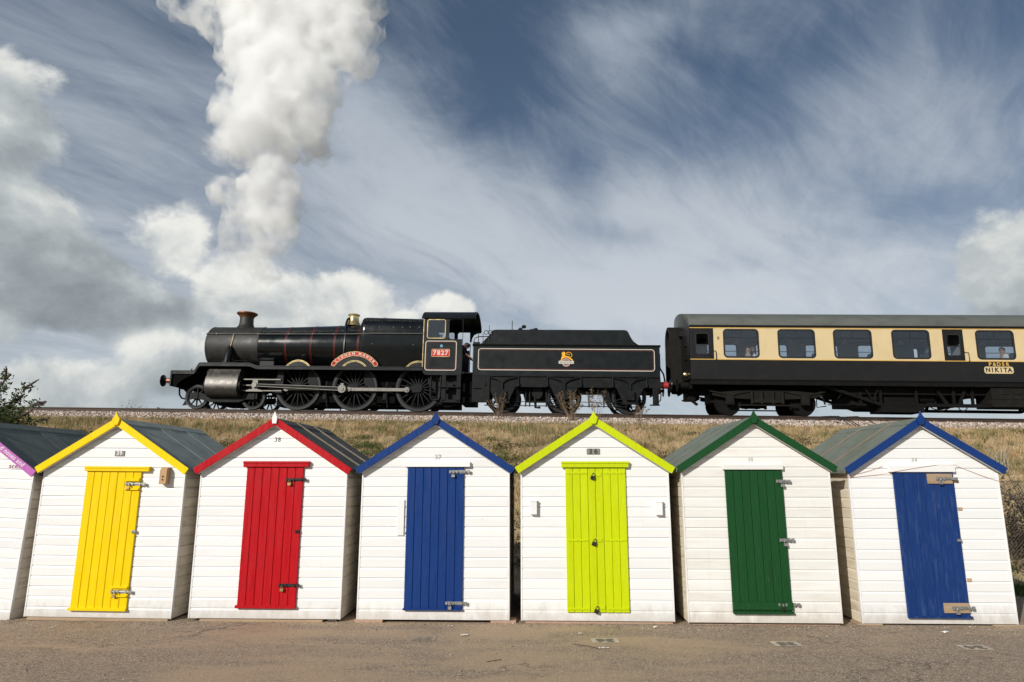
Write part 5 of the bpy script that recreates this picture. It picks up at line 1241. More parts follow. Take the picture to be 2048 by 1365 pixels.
# ---------------------------------------------------------------- carriage
CA = Vehicle('railway_carriage', 16.4, 'chocolate and cream railway carriage lettered on its brown lower panel', 'railway carriage')
A = CA.add
X0, X1 = 6.56, 26.2; YB = 1.40
WZ0, WZ1 = 2.045, 3.105
WIN = [(7.78, 9.05), (9.74, 11.06), (11.72, 13.07), (13.78, 15.10), (16.71, 18.03), (18.72, 20.04), (20.72, 22.04), (22.70, 24.02)]
DOORS = [(6.66, 7.38), (15.56, 16.28), (25.2, 25.95)]
def panel_y(z): return YB-.02*max(0, (1.9-z))**2*1.2
def side(sg):
    yo, yi = sg*YB, sg*(YB-.03)
    b = MB()
    b.xz([(X0, 1.24), (X1, 1.24), (X1, 1.985), (X0, 1.985)], yo, yi); lo = A('lower_panel', b, 'choc')
    b = MB(); b.box(X0, X1, min(yo, yi), max(yo, yi), 3.14, 3.235); A('cantrail', b, 'choc')
    edges = sorted(WIN+DOORS); x = X0
    cells = []; marks = [X0]
    items = [(w, 'w') for w in WIN]+[(d_, 'd') for d_ in DOORS]; items.sort()
    prev = X0; b = MB()
    q = MB(); q.box(X0, 7.42, min(yo, yi), max(yo, yi), 1.985, 2.0); q.box(X0, items[0][0][0], min(yo, yi), max(yo, yi), 2.0, 3.14); q.box(items[0][0][1], 7.425, min(yo, yi), max(yo, yi), 2.0, 3.14); A('end_panel', q, 'choc')
    for k, ((a0, a1), t) in enumerate(items):
        if k == 0: prev = 7.425; continue
        if t == 'd':
            if a0 > prev+1e-6: b.box(prev, a0, min(yo, yi), max(yo, yi), 1.985, 3.14)
            prev = a1
        else:
            nxt = items[k+1][0][0] if k+1 < len(items) else X1
            nt = items[k+1][1] if k+1 < len(items) else 'e'
            end = nxt if nt != 'w' else (a1+nxt)/2
            holed_plate(b, prev, end, 1.985, 3.14, rrect(a0, a1, WZ0, WZ1, .13), yo, yi); prev = end
    if prev < X1: b.box(prev, X1, min(yo, yi), max(yo, yi), 1.985, 3.14)
    A('upper_panel', b, 'cream')
    for a0, a1 in WIN:
        b = MB(); fr_ = rrect(a0+.022, a1-.022, WZ0+.022, WZ1-.022, .115); frame_line(b, fr_, .062, yo+(-.008 if sg < 0 else -.004), .012)
        zb_ = WZ0+.70*(WZ1-WZ0); xm = (a0+a1)/2
        b.box(a0+.03, a1-.03, min(yo, yi)+.008, max(yo, yi)-.008, zb_-.012, zb_+.012); b.box(xm-.012, xm+.012, min(yo, yi)+.008, max(yo, yi)-.008, zb_, WZ1-.03)
        w = A('window', b, 'rubber')
        b = MB(); b.xz(rrect(a0+.02, a1-.02, WZ0+.02, WZ1-.02, .11), sg*(YB-.017), sg*(YB-.013)); A('pane', b, 'glass', w)
    for k, (a0, a1) in enumerate(DOORS):
        b = MB(); zt_ = 3.13 if k else 3.13
        holed_plate(b, a0+.006, a1-.006, 1.992, 3.135, rrect(a0+.12, a1-.13, 2.17, 2.95, .07), sg*(YB+.002), sg*(YB-.028)); d_ = A('door', b, 'choc')
        b = MB(); frame_line(b, rrect(a0+.125, a1-.135, 2.175, 2.945, .07), .028, sg*YB-.006 if sg < 0 else sg*YB-.004, .01); b.box(a0+.12, a1-.13, sg*(YB-.012)-.012, sg*(YB-.012)+.012, 2.50, 2.535); f = A('window_frame', b, 'rubber', d_)
        b = MB(); b.xz([(a0+.13, 2.18), (a1-.14, 2.18), (a1-.14, 2.50), (a0+.13, 2.50)], sg*(YB-.018), sg*(YB-.014)); A('pane', b, 'glass', d_)
        b = MB(); b.tube([(a1-.02, sg*(YB+.01), 2.30), (a1+.10, sg*(YB+.05), 2.28), (a1+.11, sg*(YB+.05), 2.0), (a1+.11, sg*(YB+.01), 1.96)], .013, 6); b.box(a1-.16, a1-.03, sg*(YB+.012)-.012, sg*(YB+.012)+.012, 2.10, 2.125); A('door_handle', b, 'satin_black', d_, 40)
    b = MB()
    for z in (1.975, 3.150): b.box(X0, X1, sg*(YB+.0025)-.0035, sg*(YB+.0025)+.0035, z-.014, z+.014)
    A('gold_line', b, 'gold')
side(-1); side(1)
def roofsec(x, sc_=1.): return [(x, y*sc_, z) for y, z in rp_]
rp_ = []
for t in np.linspace(0, pi, 25):
    rp_.append((-1.43*cos(t)*(1 if abs(cos(t)) < .99 else 1), 3.215+.695*sin(t)**.78))
def bow(y): return -.17*max(0., 1-(y/1.4)**2)
b = MB(); b.loft([[(X0-.02+bow(y), y, z) for y, z in rp_], roofsec(X0+.4), roofsec(X1)]); roof = A('roof', b, 'coach_roof', None, 35)
b = MB()
for sg in (-1, 1): b.box(X0, X1, sg*1.43-.012, sg*1.43+.012, 3.222, 3.25)
A('gutter', b, 'choc', roof)
for s in np.arange(9.94, 26, 2.39):
    b = MB(); b.lathe((s, 0, 0), (0, 0, 1), [(3.86, .13), (3.92, .13), (3.93, .18), (3.965, .185), (3.985, .10), (3.99, 0)], 16); A('roof_vent', b, 'coach_roof', roof, 40)
# end wall with gangway
b = MB(); ends = [(-1.40, 1.24), (1.40, 1.24)]+[(y*.978, z-.012) for y, z in rp_[::-1]]; 
for i in range(16):
    y0_, y1_ = -1.40+2.8*i/16, -1.40+2.8*(i+1)/16
    zt0 = np.interp(y0_, [p[0]*.978 for p in rp_], [p[1]-.012 for p in rp_]); zt1 = np.interp(y1_, [p[0]*.978 for p in rp_], [p[1]-.012 for p in rp_])
    b.add([(X0-.012+bow(y0_), y0_, 1.24), (X0-.012+bow(y1_), y1_, 1.24), (X0-.012+bow(y1_), y1_, zt1), (X0-.012+bow(y0_), y0_, zt0), (X0+.03+bow(y0_), y0_, 1.24), (X0+.03+bow(y1_), y1_, 1.24), (X0+.03+bow(y1_), y1_, zt1), (X0+.03+bow(y0_), y0_, zt0)], [(0, 1, 2, 3), (4, 7, 6, 5), (0, 4, 5, 1), (2, 6, 7, 3)])
A('end_wall', b, 'choc', None, 30); b = MB(); b.yz(ends, X1-.03, X1+.012); A('end_wall', b, 'choc', None, 30)
ga = [(-.56, 1.12), (-.56, 2.9)]+[(-.56*cos(t), 2.95+.50*sin(t)) for t in np.linspace(.2, pi-.2, 9)]+[(.56, 2.9), (.56, 1.12)]
gi = [(y*.72, 1.2+(z-1.12)*.90) for y, z in ga]
b = MB(); n_ = len(ga)
vs = [(X0-.56, y, z) for y, z in ga]+[(X0-.56, y, z) for y, z in gi]+[(X0-.14, y, z) for y, z in ga]+[(X0-.14, y, z) for y, z in gi]; fs = []
for i in range(n_-1): fs += [(i, i+1, n_+i+1, n_+i), (i, 2*n_+i, 2*n_+i+1, i+1), (n_+i, n_+i+1, 3*n_+i+1, 3*n_+i)]
b.add(vs, fs); A('gangway', b, 'bogie', None, 40)
b = MB(); b.yz(gi, X0-.30, X0-.26); A('gangway_door', b, 'under')
for z in (1.5, 2.0, 2.5): b = MB(); b.box(X0-.16, X0-.05, -1.20, -1.0, z, z+.02); A('end_step', b, 'choc')
b = MB(); b.box(X0-.26, X0-.12, -.80, -.62, 2.95, 3.15); A('lamp_bracket', b, 'choc')
b = MB(); b.lathe((X0-.07, -1.08, 1.46), (-1, 0, 0), [(0, .08), (.08, .09), (.14, .05)], 12); A('end_socket', b, 'brass', None, 40)
for y in (-.87, .87):
    b = MB(); b.lathe((X0-.01, y, 1.07), (-1, 0, 0), [(0, .14), (.28, .12), (.30, .06), (.36, .06), (.37, .22), (.41, .23), (.44, 0)], 20); A('buffer', b, 'under', None, 35)
# underframe
b = MB(); b.box(X0, X1, -1.36, -1.28, 1.06, 1.235); b.box(X0, X1, 1.28, 1.36, 1.06, 1.235); b.box(X0, X1, -1.37, 1.37, 1.2, 1.245); A('solebar', b, 'under')
b = MB(); b.box(X0, X0+.06, -1.3, 1.3, .92, 1.24); b.box(7.0, 25.8, -.5, .5, .85, 1.2)
for sg in (-1, 1):
    y = sg*1.08
    for (xa, za, xb, zb_) in ((11.30, 1.06, 13.35, .36), (13.35, .36, 19.6, .36), (19.6, .36, 21.6, 1.06)):
        b.xz([(xa, za), (xb, zb_), (xb, zb_+.11), (xa, za+.11)] if xa < 19 else [(xa, za), (xb, zb_), (xb, zb_+.11), (xa, za+.11)], y-.05, y+.05)
    for s in (13.35, 14.6, 15.9, 16.55, 19.6): b.box(s-.04, s+.04, y-.04, y+.04, .4, 1.08)
    for (xa, xb) in ((12.75, 13.05), (13.3, 13.05)): b.xz([(xa-.03, 1.08), (xa+.03, 1.08), (xb+.03, .55), (xb-.03, .55)], y*1.06-.02, y*1.06+.02)
    b.xz([(15.3, .95), (15.4, .95), (15.75, .42), (15.6, .42)], y-.03, y+.03); b.xz([(16.35, .95), (16.25, .95), (16.0, .42), (16.12, .42)], y-.03, y+.03)
b.box(12.1, 17.1, -1.0, 1.0, .80, 1.2); b.box(12.4, 14.8, -.85, .85, .42, .9); b.box(15.15, 15.5, -.7, .7, .44, .85); b.box(16.3, 16.45, -.7, .7, .44, .85); b.cyl((14.2, -.6, .72), (15.4, -.6, .72), .2, n=14)
A('truss_frame', b, 'under')
b = MB(); b.box(13.34, 14.83, -1.12, -.2, .15, .46); b.box(13.3, 14.86, -1.14, -.18, .42, .46); A('dynamo_box', b, 'under')
b = MB(); b.box(17.10, 18.9, -1.30, -.35, .36, 1.05)
for s in (17.35, 17.8, 18.25, 18.65): b.box(s-.02, s+.02, -1.315, -1.29, .38, 1.03)
b.box(17.1, 18.9, -1.32, -1.29, .62, .66)
for s in (17.55, 18.0, 18.45): b.box(s-.12, s+.12, -1.33, -1.29, .80, .84)
A('battery_box', b, 'bogie', None, None, .006)
b = MB(); b.tube([(14.95, -1.0, .46), (15.2, -1.0, .30), (15.5, -1.0, .22), (15.75, -1.0, .32), (15.9, -1.0, .44)], .018, 6); A('hose', b, 'rubber', None, 40)
b = MB(); b.tube([(16.05, -1.0, .44), (16.12, -1.0, .28), (16.25, -1.0, .22), (16.38, -1.0, .32), (16.36, -1.0, .46)], .018, 6); A('hose', b, 'rubber', None, 40)
b = MB(); b.box(14.9, 16.95, -1.05, -.9, .36, .46); A('pipe_tray', b, 'under')
b = MB(); b.tube([(11.5, -1.0, .40), (12.55, -1.0, .42)], .016, 6); b.box(12.5, 12.85, -1.06, -.94, .38, .45); b.box(12.62, 12.72, -1.04, -.96, .42, .9); b.tube([(11.12, -1.0, .8), (11.12, -1.0, .3), (11.45, -1.0, .35)], .02, 6); b.tube([(11.25, -1.05, .9), (11.40, -1.05, .40)], .03, 6); b.tube([(12.0, -1.0, .78), (11.88, -1.0, .62)], .02, 6)
A('brake_rigging', b, 'under', None, 40)
b = MB(); b.box(X0+.05, X0+.5, -.4, .4, .6, .95); b.xz([(6.55, 1.0), (7.1, .95), (6.95, .70), (6.85, .55), (7.0, .42), (6.92, .36), (6.72, .52), (6.5, .58), (6.38, .58), (6.40, .53), (6.52, .5), (6.62, .7)], -.5, -.44); b.tube([(6.5, -.4, .9), (6.3, -.4, .75), (6.2, -.4, .82)], .02, 6); A('coupling', b, 'under')
# bogies
SPW = spoked_wheel(.457, 2, .12, .07, .13)
wb_ = MB(); wb_.lathe((0, -.06, 0), (0, 1, 0), [(0, .38), (.02, .36), (.05, .12), (-.02, .12), (-.03, 0)], 32); wb_.cyl((0, -.02, 0), (0, .05, 0), .39, n=32)
wdm = wb_.mesh('bogie_wheel', MT['under'], 40); tym = SPW[1].mesh('tyre', MT['under'], 40)
for s0 in (9.35, 23.4):
    b = MB()
    for sg in (-1, 1):
        y = sg*1.02
        b.xz([(s0-1.95, .80), (s0-1.95, .70), (s0-1.5, .62), (s0-.45, .56), (s0-.35, .42), (s0+.35, .42), (s0+.45, .56), (s0+1.5, .62), (s0+1.95, .70), (s0+1.95, .80), (s0+.6, .92), (s0-.6, .92)], y-.03, y+.03)
        b.xz([(s0-1.05, .33), (s0+1.05, .33), (s0+1.05, .375), (s0-1.05, .375)], y-.05, y+.03)
        for dxx in (-1.345, 1.345): b.xz([(s0+dxx-.72, .84), (s0+dxx, .68), (s0+dxx+.72, .84), (s0+dxx+.72, .88), (s0+dxx, .76), (s0+dxx-.72, .88)], y-.08, y+.04)
        for dxx in (-.55, -.2, .2, .55): b.cyl((s0+dxx, y-.06, .40), (s0+dxx, y-.06, .86), .055, n=10)
        b.box(s0-.5, s0+.5, y-.1, y, .44, .56)
    b.box(s0-.3, s0+.3, -1.0, 1.0, .55, .95); b.box(s0-1.9, s0+1.9, -.5, .5, .5, .85)
    bo = A('bogie', b, 'bogie', None, 40)
    for dxx in (-1.345, 1.345):
        for sg in (-1, 1):
            q = MB(); q.box(s0+dxx-.14, s0+dxx+.14, sg*1.02-.13, sg*1.02+.06, .36, .70); q.cyl((s0+dxx, sg*1.06-.12, .50), (s0+dxx, sg*1.06+.02, .50), .10, n=12); A('axlebox', q, 'bogie', bo, None, .012)
            o = obj('bogie_wheel', wdm, bo, (s0+dxx-CA.at, sg*.77, .459), (0, 0, 0) if sg < 0 else (0, 0, pi)); 
            o2 = obj('tyre', tym, bo, (s0+dxx-CA.at, sg*.77, .459), (0, 0, 0) if sg < 0 else (0, 0, pi))
# interior
b = MB(); b.box(X0+.04, X1-.04, -1.36, 1.36, 1.25, 1.30); b.box(X0+.04, X1-.04, -1.33, 1.33, 3.145, 3.165); A('inner_floor', b, 'int_dark')
b = MB()
for s in (7.60, 15.45, 16.39, 25.0): b.box(s-.02, s+.02, -1.34, -.4, 1.3, 3.14); b.box(s-.02, s+.02, .4, 1.34, 1.3, 3.14)
A('partition', b, 'int_dark')
pill = [9.40, 11.39, 13.43, 18.38, 20.38, 22.37]
for s in pill+[7.70, 15.35, 16.50, 24.1]:
    for sg in (-1, 1):
        b = MB(); 
        for dxx in ((-.30, .30) if s in pill else ((.12,) if s in (7.70, 16.50) else (-.12,))):
            g_ = 1 if dxx > 0 else -1
            b.xz([(s+g_*.05, 1.70), (s+g_*.52, 1.70), (s+g_*.52, 1.78), (s+g_*.17, 1.78), (s+g_*.09, 2.36), (s+g_*.03, 2.40)], sg*.35, sg*1.32)
        A('seat', b, 'seat_cloth', None, None, .02, 2)
for a0, a1 in WIN:
    xm = (a0+a1)/2
    for sg in (-1, 1):
        b = MB(); b.box(xm-.30, xm+.30, min(sg*.45, sg*1.33), max(sg*.45, sg*1.33), 2.03, 2.06); b.box(xm-.03, xm+.03, sg*.7-.03, sg*.7+.03, 1.3, 2.03); A('table', b, 'table_white')
    b = MB(); b.lathe((xm+.06, -.55, 2.80), (0, 0, 1), [(-.05, .12), (.07, .05)], 14); b.cyl((xm+.06, -.55, 2.87), (xm+.06, -.55, 3.15), .008, n=5); A('lamp_shade', b, 'lamp_pink', None, 40)
    b = MB(); b.sphere((xm-.05, -.75, 3.02), .035, 10, 6); b.cyl((xm-.05, -.75, 3.03), (xm-.05, -.75, 3.15), .008, n=5); A('ceiling_glint', b, 'table_white', None, 40)  # white globe added to stand in for a bright ceiling reflection
# lettering on the side
b = MB(); slab(b, 'P&DSR', 17.40, -YB-.0035, 1.865, .185, .150, bold=.005); A('lettering', b, 'gold')
oct_ = [(16.92, 1.55), (16.97, 1.55), (16.97, 1.50)]
b = MB(); c_ = .05; b.xz([(16.88+c_, 1.535), (17.88-c_, 1.535), (17.88, 1.535+c_), (17.88, 1.785-c_), (17.88-c_, 1.785), (16.88+c_, 1.785), (16.88, 1.785-c_), (16.88, 1.535+c_)], -YB-.006, -YB-.001); nm = A('name_board', b, 'cream')
b = MB(); slab(b, 'NIKITA', 17.38, -YB-.009, 1.66, .215, .150, bold=.007); A('name_lettering', b, 'choc', nm)
b = MB(); text_on(b, 'B', 7.60, -YB-.003, 2.76, .15, .002); A('coach_letter', b, 'choc')

# ================================================================== PEOPLE
def person(label, joints, bones, skin_joints, loc, rotz, cloth, parent_mat=None, legs_mat=None, leg_joints=(), hair=None, cap=None, glasses=False, look=(0, -1, 0), collar=None):
    """one continuous body: joints {name: (x, y, z, radius)}, grown with a skin and smoothed."""
    names = list(joints); me = bpy.data.meshes.new('person')
    me.from_pydata([joints[k][:3] for k in names], [(names.index(a), names.index(b_)) for a, b_ in bones], [])
    o = bpy.data.objects.new('person', me); COL.objects.link(o)
    sk = o.modifiers.new('skin', 'SKIN'); sk.use_smooth_shade = True
    for i, k in enumerate(names):
        r_ = joints[k][3]; v = me.skin_vertices[0].data[i]; v.radius = (r_, r_) if not isinstance(r_, tuple) else r_; v.use_root = (k == 'pelvis')
    sd = o.modifiers.new('sub', 'SUBSURF'); sd.levels = 2; sd.render_levels = 2
    ev = bpy.data.meshes.new_from_object(o.evaluated_get(bpy.context.evaluated_depsgraph_get()))
    bpy.data.objects.remove(o); ev.name = 'person'
    segs = [(Vector(joints[a][:3]), Vector(joints[b_][:3]), 1 if (b_ in skin_joints) else (2 if b_ in leg_joints else 0)) for a, b_ in bones]
    ev.materials.clear()
    for q in (cloth, 'skin', legs_mat or cloth): ev.materials.append(MT[q])
    for p in ev.polygons:
        c = p.center; best = (9e9, 0)
        for a, b_, k in segs:
            ab = b_-a; t = max(0, min(1, (c-a).dot(ab)/max(ab.length_squared, 1e-9))); dd_ = (a+ab*t-c).length
            if dd_ < best[0]: best = (dd_, k)
        p.material_index = best[1]; p.use_smooth = True
    o = obj('person', ev, None, loc); o.rotation_euler = rotz; tag(o, label, 'person')
    hd = Vector(joints['head'][:3]); lk = Vector(look).normalized(); up = Vector((0, 0, 1)); rt = lk.cross(up).normalized(); up = rt.cross(lk)
    B = Matrix((rt, lk, up)).transposed().to_4x4(); B.translation = hd
    if hair:
        b = MB(); b.sphere((0, -.022, .030), .112, 14, 9, (.90, .98, 1.0)); q = b.mesh('hair', MT[hair], 60)
        q.transform(B); bm_ = bmesh.new(); bm_.from_mesh(q)
        inv = B.inverted()
        dele = [v for v in bm_.verts if (inv @ v.co).y > .055 and (inv @ v.co).z < .055 or (inv @ v.co).z < -.07]
        bmesh.ops.delete(bm_, geom=dele, context='VERTS'); bm_.to_mesh(q); bm_.free(); obj('hair', q, o)
    if cap:
        b = MB(); b.sphere((0, -.005, .045), .118, 14, 8, (.93, 1.02, .80)); b.xz([], 0, 0) if False else None
        b.add([(-.08, .09, .055), (.08, .09, .055), (.06, .165, .04), (-.06, .165, .04), (-.08, .09, .064), (.08, .09, .064), (.06, .165, .049), (-.06, .165, .049)], [(0, 1, 2, 3), (4, 7, 6, 5), (0, 4, 5, 1), (1, 5, 6, 2), (2, 6, 7, 3), (3, 7, 4, 0)])
        q = b.mesh('cap', MT[cap], 50); q.transform(B); obj('cap', q, o)
    b = MB()
    if glasses:
        for sx in (-1, 1): b.sphere((sx*.036, .096, .012), .029, 10, 6, (1, .35, .8))
        b.box(-.02, .02, .098, .104, .014, .020); b.box(-.078, -.070, -.01, .09, .014, .022); b.box(.070, .078, -.01, .09, .014, .022)
        q = b.mesh('sunglasses', MT['sunglass'], 50); q.transform(B); obj('sunglasses', q, o)
    else:
        for sx in (-1, 1): b.sphere((sx*.034, .091, .012), .011, 8, 6)
        q = b.mesh('eyes', MT['ink'], 50); q.transform(B); obj('eyes', q, o)
    return o
def fingers(j, bones, hand, d_, side_, pre, curl=(0, 0, -1)):
    """five short chains rooted in the palm."""
    h = Vector(j[hand][:3]); d_ = Vector(d_).normalized(); side_ = Vector(side_).normalized(); cu = Vector(curl)
    for i, (off, ln_) in enumerate(((-.030, .055), (-.010, .068), (.010, .065), (.028, .050))):
        p0 = h+d_*.03+side_*off; p1 = p0+d_*ln_*.7+cu*.012; p2 = p1+d_*ln_*.35+cu*.03
        for n_, p in (('a', p0), ('b', p1), ('c', p2)): j[f'{pre}{i}{n_}'] = (*p, .0095)
        bones += [(hand, f'{pre}{i}a'), (f'{pre}{i}a', f'{pre}{i}b'), (f'{pre}{i}b', f'{pre}{i}c')]
    p0 = h-side_*.03; p1 = p0-side_*.025+d_*.035
    j[pre+'ta'] = (*p0, .011); j[pre+'tb'] = (*p1, .010); bones += [(hand, pre+'ta'), (pre+'ta', pre+'tb')]
def face(j, bones, look, head='head'):
    h = Vector(j[head][:3]); l_ = Vector(look).normalized()
    j['chin'] = (*(h+l_*.045+Vector((0, 0, -.075))), .046); j['brow'] = (*(h+l_*.03+Vector((0, 0, .035))), .078); j['nose'] = (*(h+l_*.115+Vector((0, 0, -.012))), .013)
    j['nb'] = (*(h+l_*.085+Vector((0, 0, .0))), .02)
    r_ = l_.cross(Vector((0, 0, 1))).normalized()
    bones += [(head, 'chin'), (head, 'brow'), (head, 'nb'), ('nb', 'nose')]
    for n_, s_ in (('earl', -1), ('earr', 1)): j[n_] = (*(h+r_*s_*.088+Vector((0, 0, -.005))), .018); bones.append((head, n_))
def seated(look=(0, -1, 0), fwd=1, arm=0.):
    """sitting upright facing +x*fwd, origin on the seat; z measured from the seat top."""
    f = fwd
    j = dict(pelvis=(0, 0, .12, .145), belly=(0, 0, .28, .14), chest=(-.02*f, 0, .45, .155), neck=(.01*f, 0, .62, .06), head=(.03*f, 0, .75, .092),
             shl=(-.02*f, -.17, .53, .07), ell=(.06*f, -.24, .27, .048), hal=(.30*f, -.20, .30+arm, .036), shr=(-.02*f, .17, .53, .07), elr=(.06*f, .24, .27, .048), har=(.30*f, .18, .30, .036),
             hil=(.02*f, -.10, .09, .10), knl=(.46*f, -.12, .09, .068), anl=(.48*f, -.12, -.33, .046), fol=(.62*f, -.12, -.38, .038), hir=(.02*f, .10, .09, .10), knr=(.46*f, .12, .09, .068), anr=(.48*f, .12, -.33, .046), forr=(.62*f, .12, -.38, .038))
    bo = [('pelvis', 'belly'), ('belly', 'chest'), ('chest', 'neck'), ('neck', 'head'), ('chest', 'shl'), ('shl', 'ell'), ('ell', 'hal'), ('chest', 'shr'), ('shr', 'elr'), ('elr', 'har'), ('pelvis', 'hil'), ('hil', 'knl'), ('knl', 'anl'), ('anl', 'fol'), ('pelvis', 'hir'), ('hir', 'knr'), ('knr', 'anr'), ('anr', 'forr')]
    fingers(j, bo, 'hal', (f, 0, .05), (0, 1, 0), 'fl'); fingers(j, bo, 'har', (f, 0, .05), (0, -1, 0), 'fr'); face(j, bo, look)
    sk = {k for k in j if k in ('neck', 'head', 'chin', 'brow', 'nose', 'nb', 'earl', 'earr', 'hal', 'har') or k[:2] in ('fl', 'fr')}
    return j, bo, sk, {'hil', 'knl', 'anl', 'fol', 'hir', 'knr', 'anr', 'forr'}
E_ = TROT.to_euler()
for (lab, s, y, fw, cloth, look, hair, gl_) in (
        ('person in a pale top seated at the first large carriage window', 8.78, -.90, 1, 'pink_cloth', (.35, -1, 0), 'hair', False),
        ('person in a white shirt half hidden by the pillar of the first large window', 9.20-.14, -.62, -1, 'white_cloth', (-1, -.5, 0), 'grey_hair', False),
        ('person in sunglasses and white shirt at the window above the cream name board', 17.88, -.98, -1, 'white_cloth', (-.35, -1, .0), 'grey_hair', True)):
    j, bo, sk, lg = seated(look, fw)
    person(lab, j, bo, sk, trk(s, y, 1.70), E_, cloth, None, 'trouser', lg, hair, None, gl_, look)
# fireman stooping in the gap between cab and tender, facing the tender
look = (.95, -.30, -.25)
j = dict(pelvis=(-.20, .10, .80, .15), belly=(-.06, .06, .92, .145), chest=(.05, 0, 1.0, .165), neck=(.14, -.04, 1.04, .062), head=(.20, -.06, 1.05, .092),
         shl=(.06, -.20, .98, .075), ell=(.18, -.26, .72, .052), hal=(.36, -.20, .60, .036), shr=(.06, .20, .98, .075), elr=(.22, .24, .74, .052), har=(.40, .10, .52, .036),
         hil=(-.20, 0, .76, .11), knl=(-.02, -.02, .44, .072), anl=(-.14, -.02, .09, .05), fol=(.02, -.04, .045, .042), hir=(-.22, .22, .76, .11), knr=(-.10, .24, .43, .072), anr=(-.26, .24, .09, .05), forr=(-.10, .24, .045, .042))
bo = [('pelvis', 'belly'), ('belly', 'chest'), ('chest', 'neck'), ('neck', 'head'), ('chest', 'shl'), ('shl', 'ell'), ('ell', 'hal'), ('chest', 'shr'), ('shr', 'elr'), ('elr', 'har'), ('pelvis', 'hil'), ('hil', 'knl'), ('knl', 'anl'), ('anl', 'fol'), ('pelvis', 'hir'), ('hir', 'knr'), ('knr', 'anr'), ('anr', 'forr')]
fingers(j, bo, 'hal', (1, 0, -.3), (0, 1, 0), 'fl'); fingers(j, bo, 'har', (1, 0, -.3), (0, -1, 0), 'fr'); face(j, bo, look)
sk = {k for k in j if k in ('neck', 'head', 'chin', 'brow', 'nose', 'nb', 'earl', 'earr', 'hal', 'har') or k[:2] in ('fl', 'fr')}
person('person in dark overalls and cap stooping between the cab and the tender', j, bo, sk, trk(-1.93, -.72, 1.46), E_, 'navy', cap='ink', look=look)
b = MB(); b.box(-1.95, -1.40, -1.15, 1.15, 1.42, 1.455); LO.add('fall_plate', b, 'chassis')

# ================================================================== PLANTS, FENCE, SMALL THINGS
def leaf_obj(name, parent, c, n, rx, ry, rz, size, cols, seed, up=.3, half=True):
    V, F, t = leaves(c[0], c[1], c[2], n, rx, ry, rz, size, cols, seed, half, up)
    o = obj(name, raw(name, V, F, MT['leaf'], t, 4), parent); return o
# buddleia at the far left of the bank
def px_ray(px, py):
    f = 1350.; p = R(11.21); x = (px-1024)/f; y = -(py-682.5)/f
    return Vector((x, cos(p)-y*sin(p), sin(p)+y*cos(p)))
bx, by = -15.05, 19.4; bz = bank_z(bx, by)
bud = empty('buddleia_bush', (bx, by, bz)); tag(bud, 'tall leggy bush with faded flower spikes on the bank behind the purple hut', 'bush')
rr_ = random.Random(5); stems = MB(); Vs, Fs, Ts = [], [], []; off = 0; spikes = []
LEAF_B = [(.065, .105, .032), (.085, .125, .038), (.045, .075, .028), (.115, .135, .045), (.14, .135, .055)]
tips = [(.95, .15, 1.95), (.55, -.2, 2.20), (1.30, .1, 1.45), (.70, .2, 1.60), (1.15, -.2, 1.10), (.15, 0, 1.85), (1.55, .0, .95), (.35, .3, 1.35), (-.3, .1, 1.9), (.9, -.35, .75), (1.7, -.1, .45), (.5, -.5, .55), (-.6, 0, 1.5), (-.9, .2, 1.9), (1.35, -.3, .25), (.0, -.4, 1.1)]
for k, (tx, ty, tz_) in enumerate(tips):
    p = [Vector((rr_.uniform(-.2, .2), rr_.uniform(-.2, .2), 0))]; e_ = Vector((tx, ty, tz_))
    for i in range(1, 8):
        t = i/7; q = e_*t; q.z = tz_*(1-(1-t)**1.5); p.append(q+Vector((rr_.uniform(-.03, .03), rr_.uniform(-.03, .03), 0)))
    stems.tube(p, [.022*(1-i/9) for i in range(8)], 5)
    for i in range(1, 8):
        V, F, t_l = leaves(p[i].x, p[i].y, p[i].z, 46 if i < 6 else 30, .20, .20, .17, .060, LEAF_B, 900+k*10+i, False, .1)
        Vs.append(V); Fs.append(F+off); Ts.append(t_l); off += len(V)
    dirn = (p[-1]-p[-2]).normalized()
    for q in range(3 if k < 9 else 1):
        dd_ = (dirn+Vector((rr_.uniform(-.2, .75), rr_.uniform(-.3, .3), rr_.uniform(-.35, .45)))).normalized(); spikes.append((p[-1]-dirn*.08*q, dd_, rr_.uniform(.24, .36)))
obj('stem', stems.mesh('stem', MT['bark'], 40), bud)
V, F, t = leaves(-.1, 0, .35, 4600, 1.45, .9, .95, .065, LEAF_B, 33, True, .2)
Vs.append(V); Fs.append(F+off); Ts.append(t)
obj('foliage', raw('foliage', np.concatenate(Vs), np.concatenate(Fs), MT['leaf'], np.concatenate(Ts), 4), bud)
for (p0, d_, ln_) in spikes:
    b = MB(); b.tube([p0, p0+d_*ln_*.3, p0+d_*ln_*.7, p0+d_*ln_], [.022, .030, .022, .005], 6)
    for q in range(26):
        t = rr_.random(); b.sphere(p0+d_*ln_*t+Vector((rr_.uniform(-1, 1), rr_.uniform(-1, 1), rr_.uniform(-1, 1)))*.022, .013, 5, 3)
    obj('flower_spike', b.mesh('flower_spike', MT['spike']), bud)
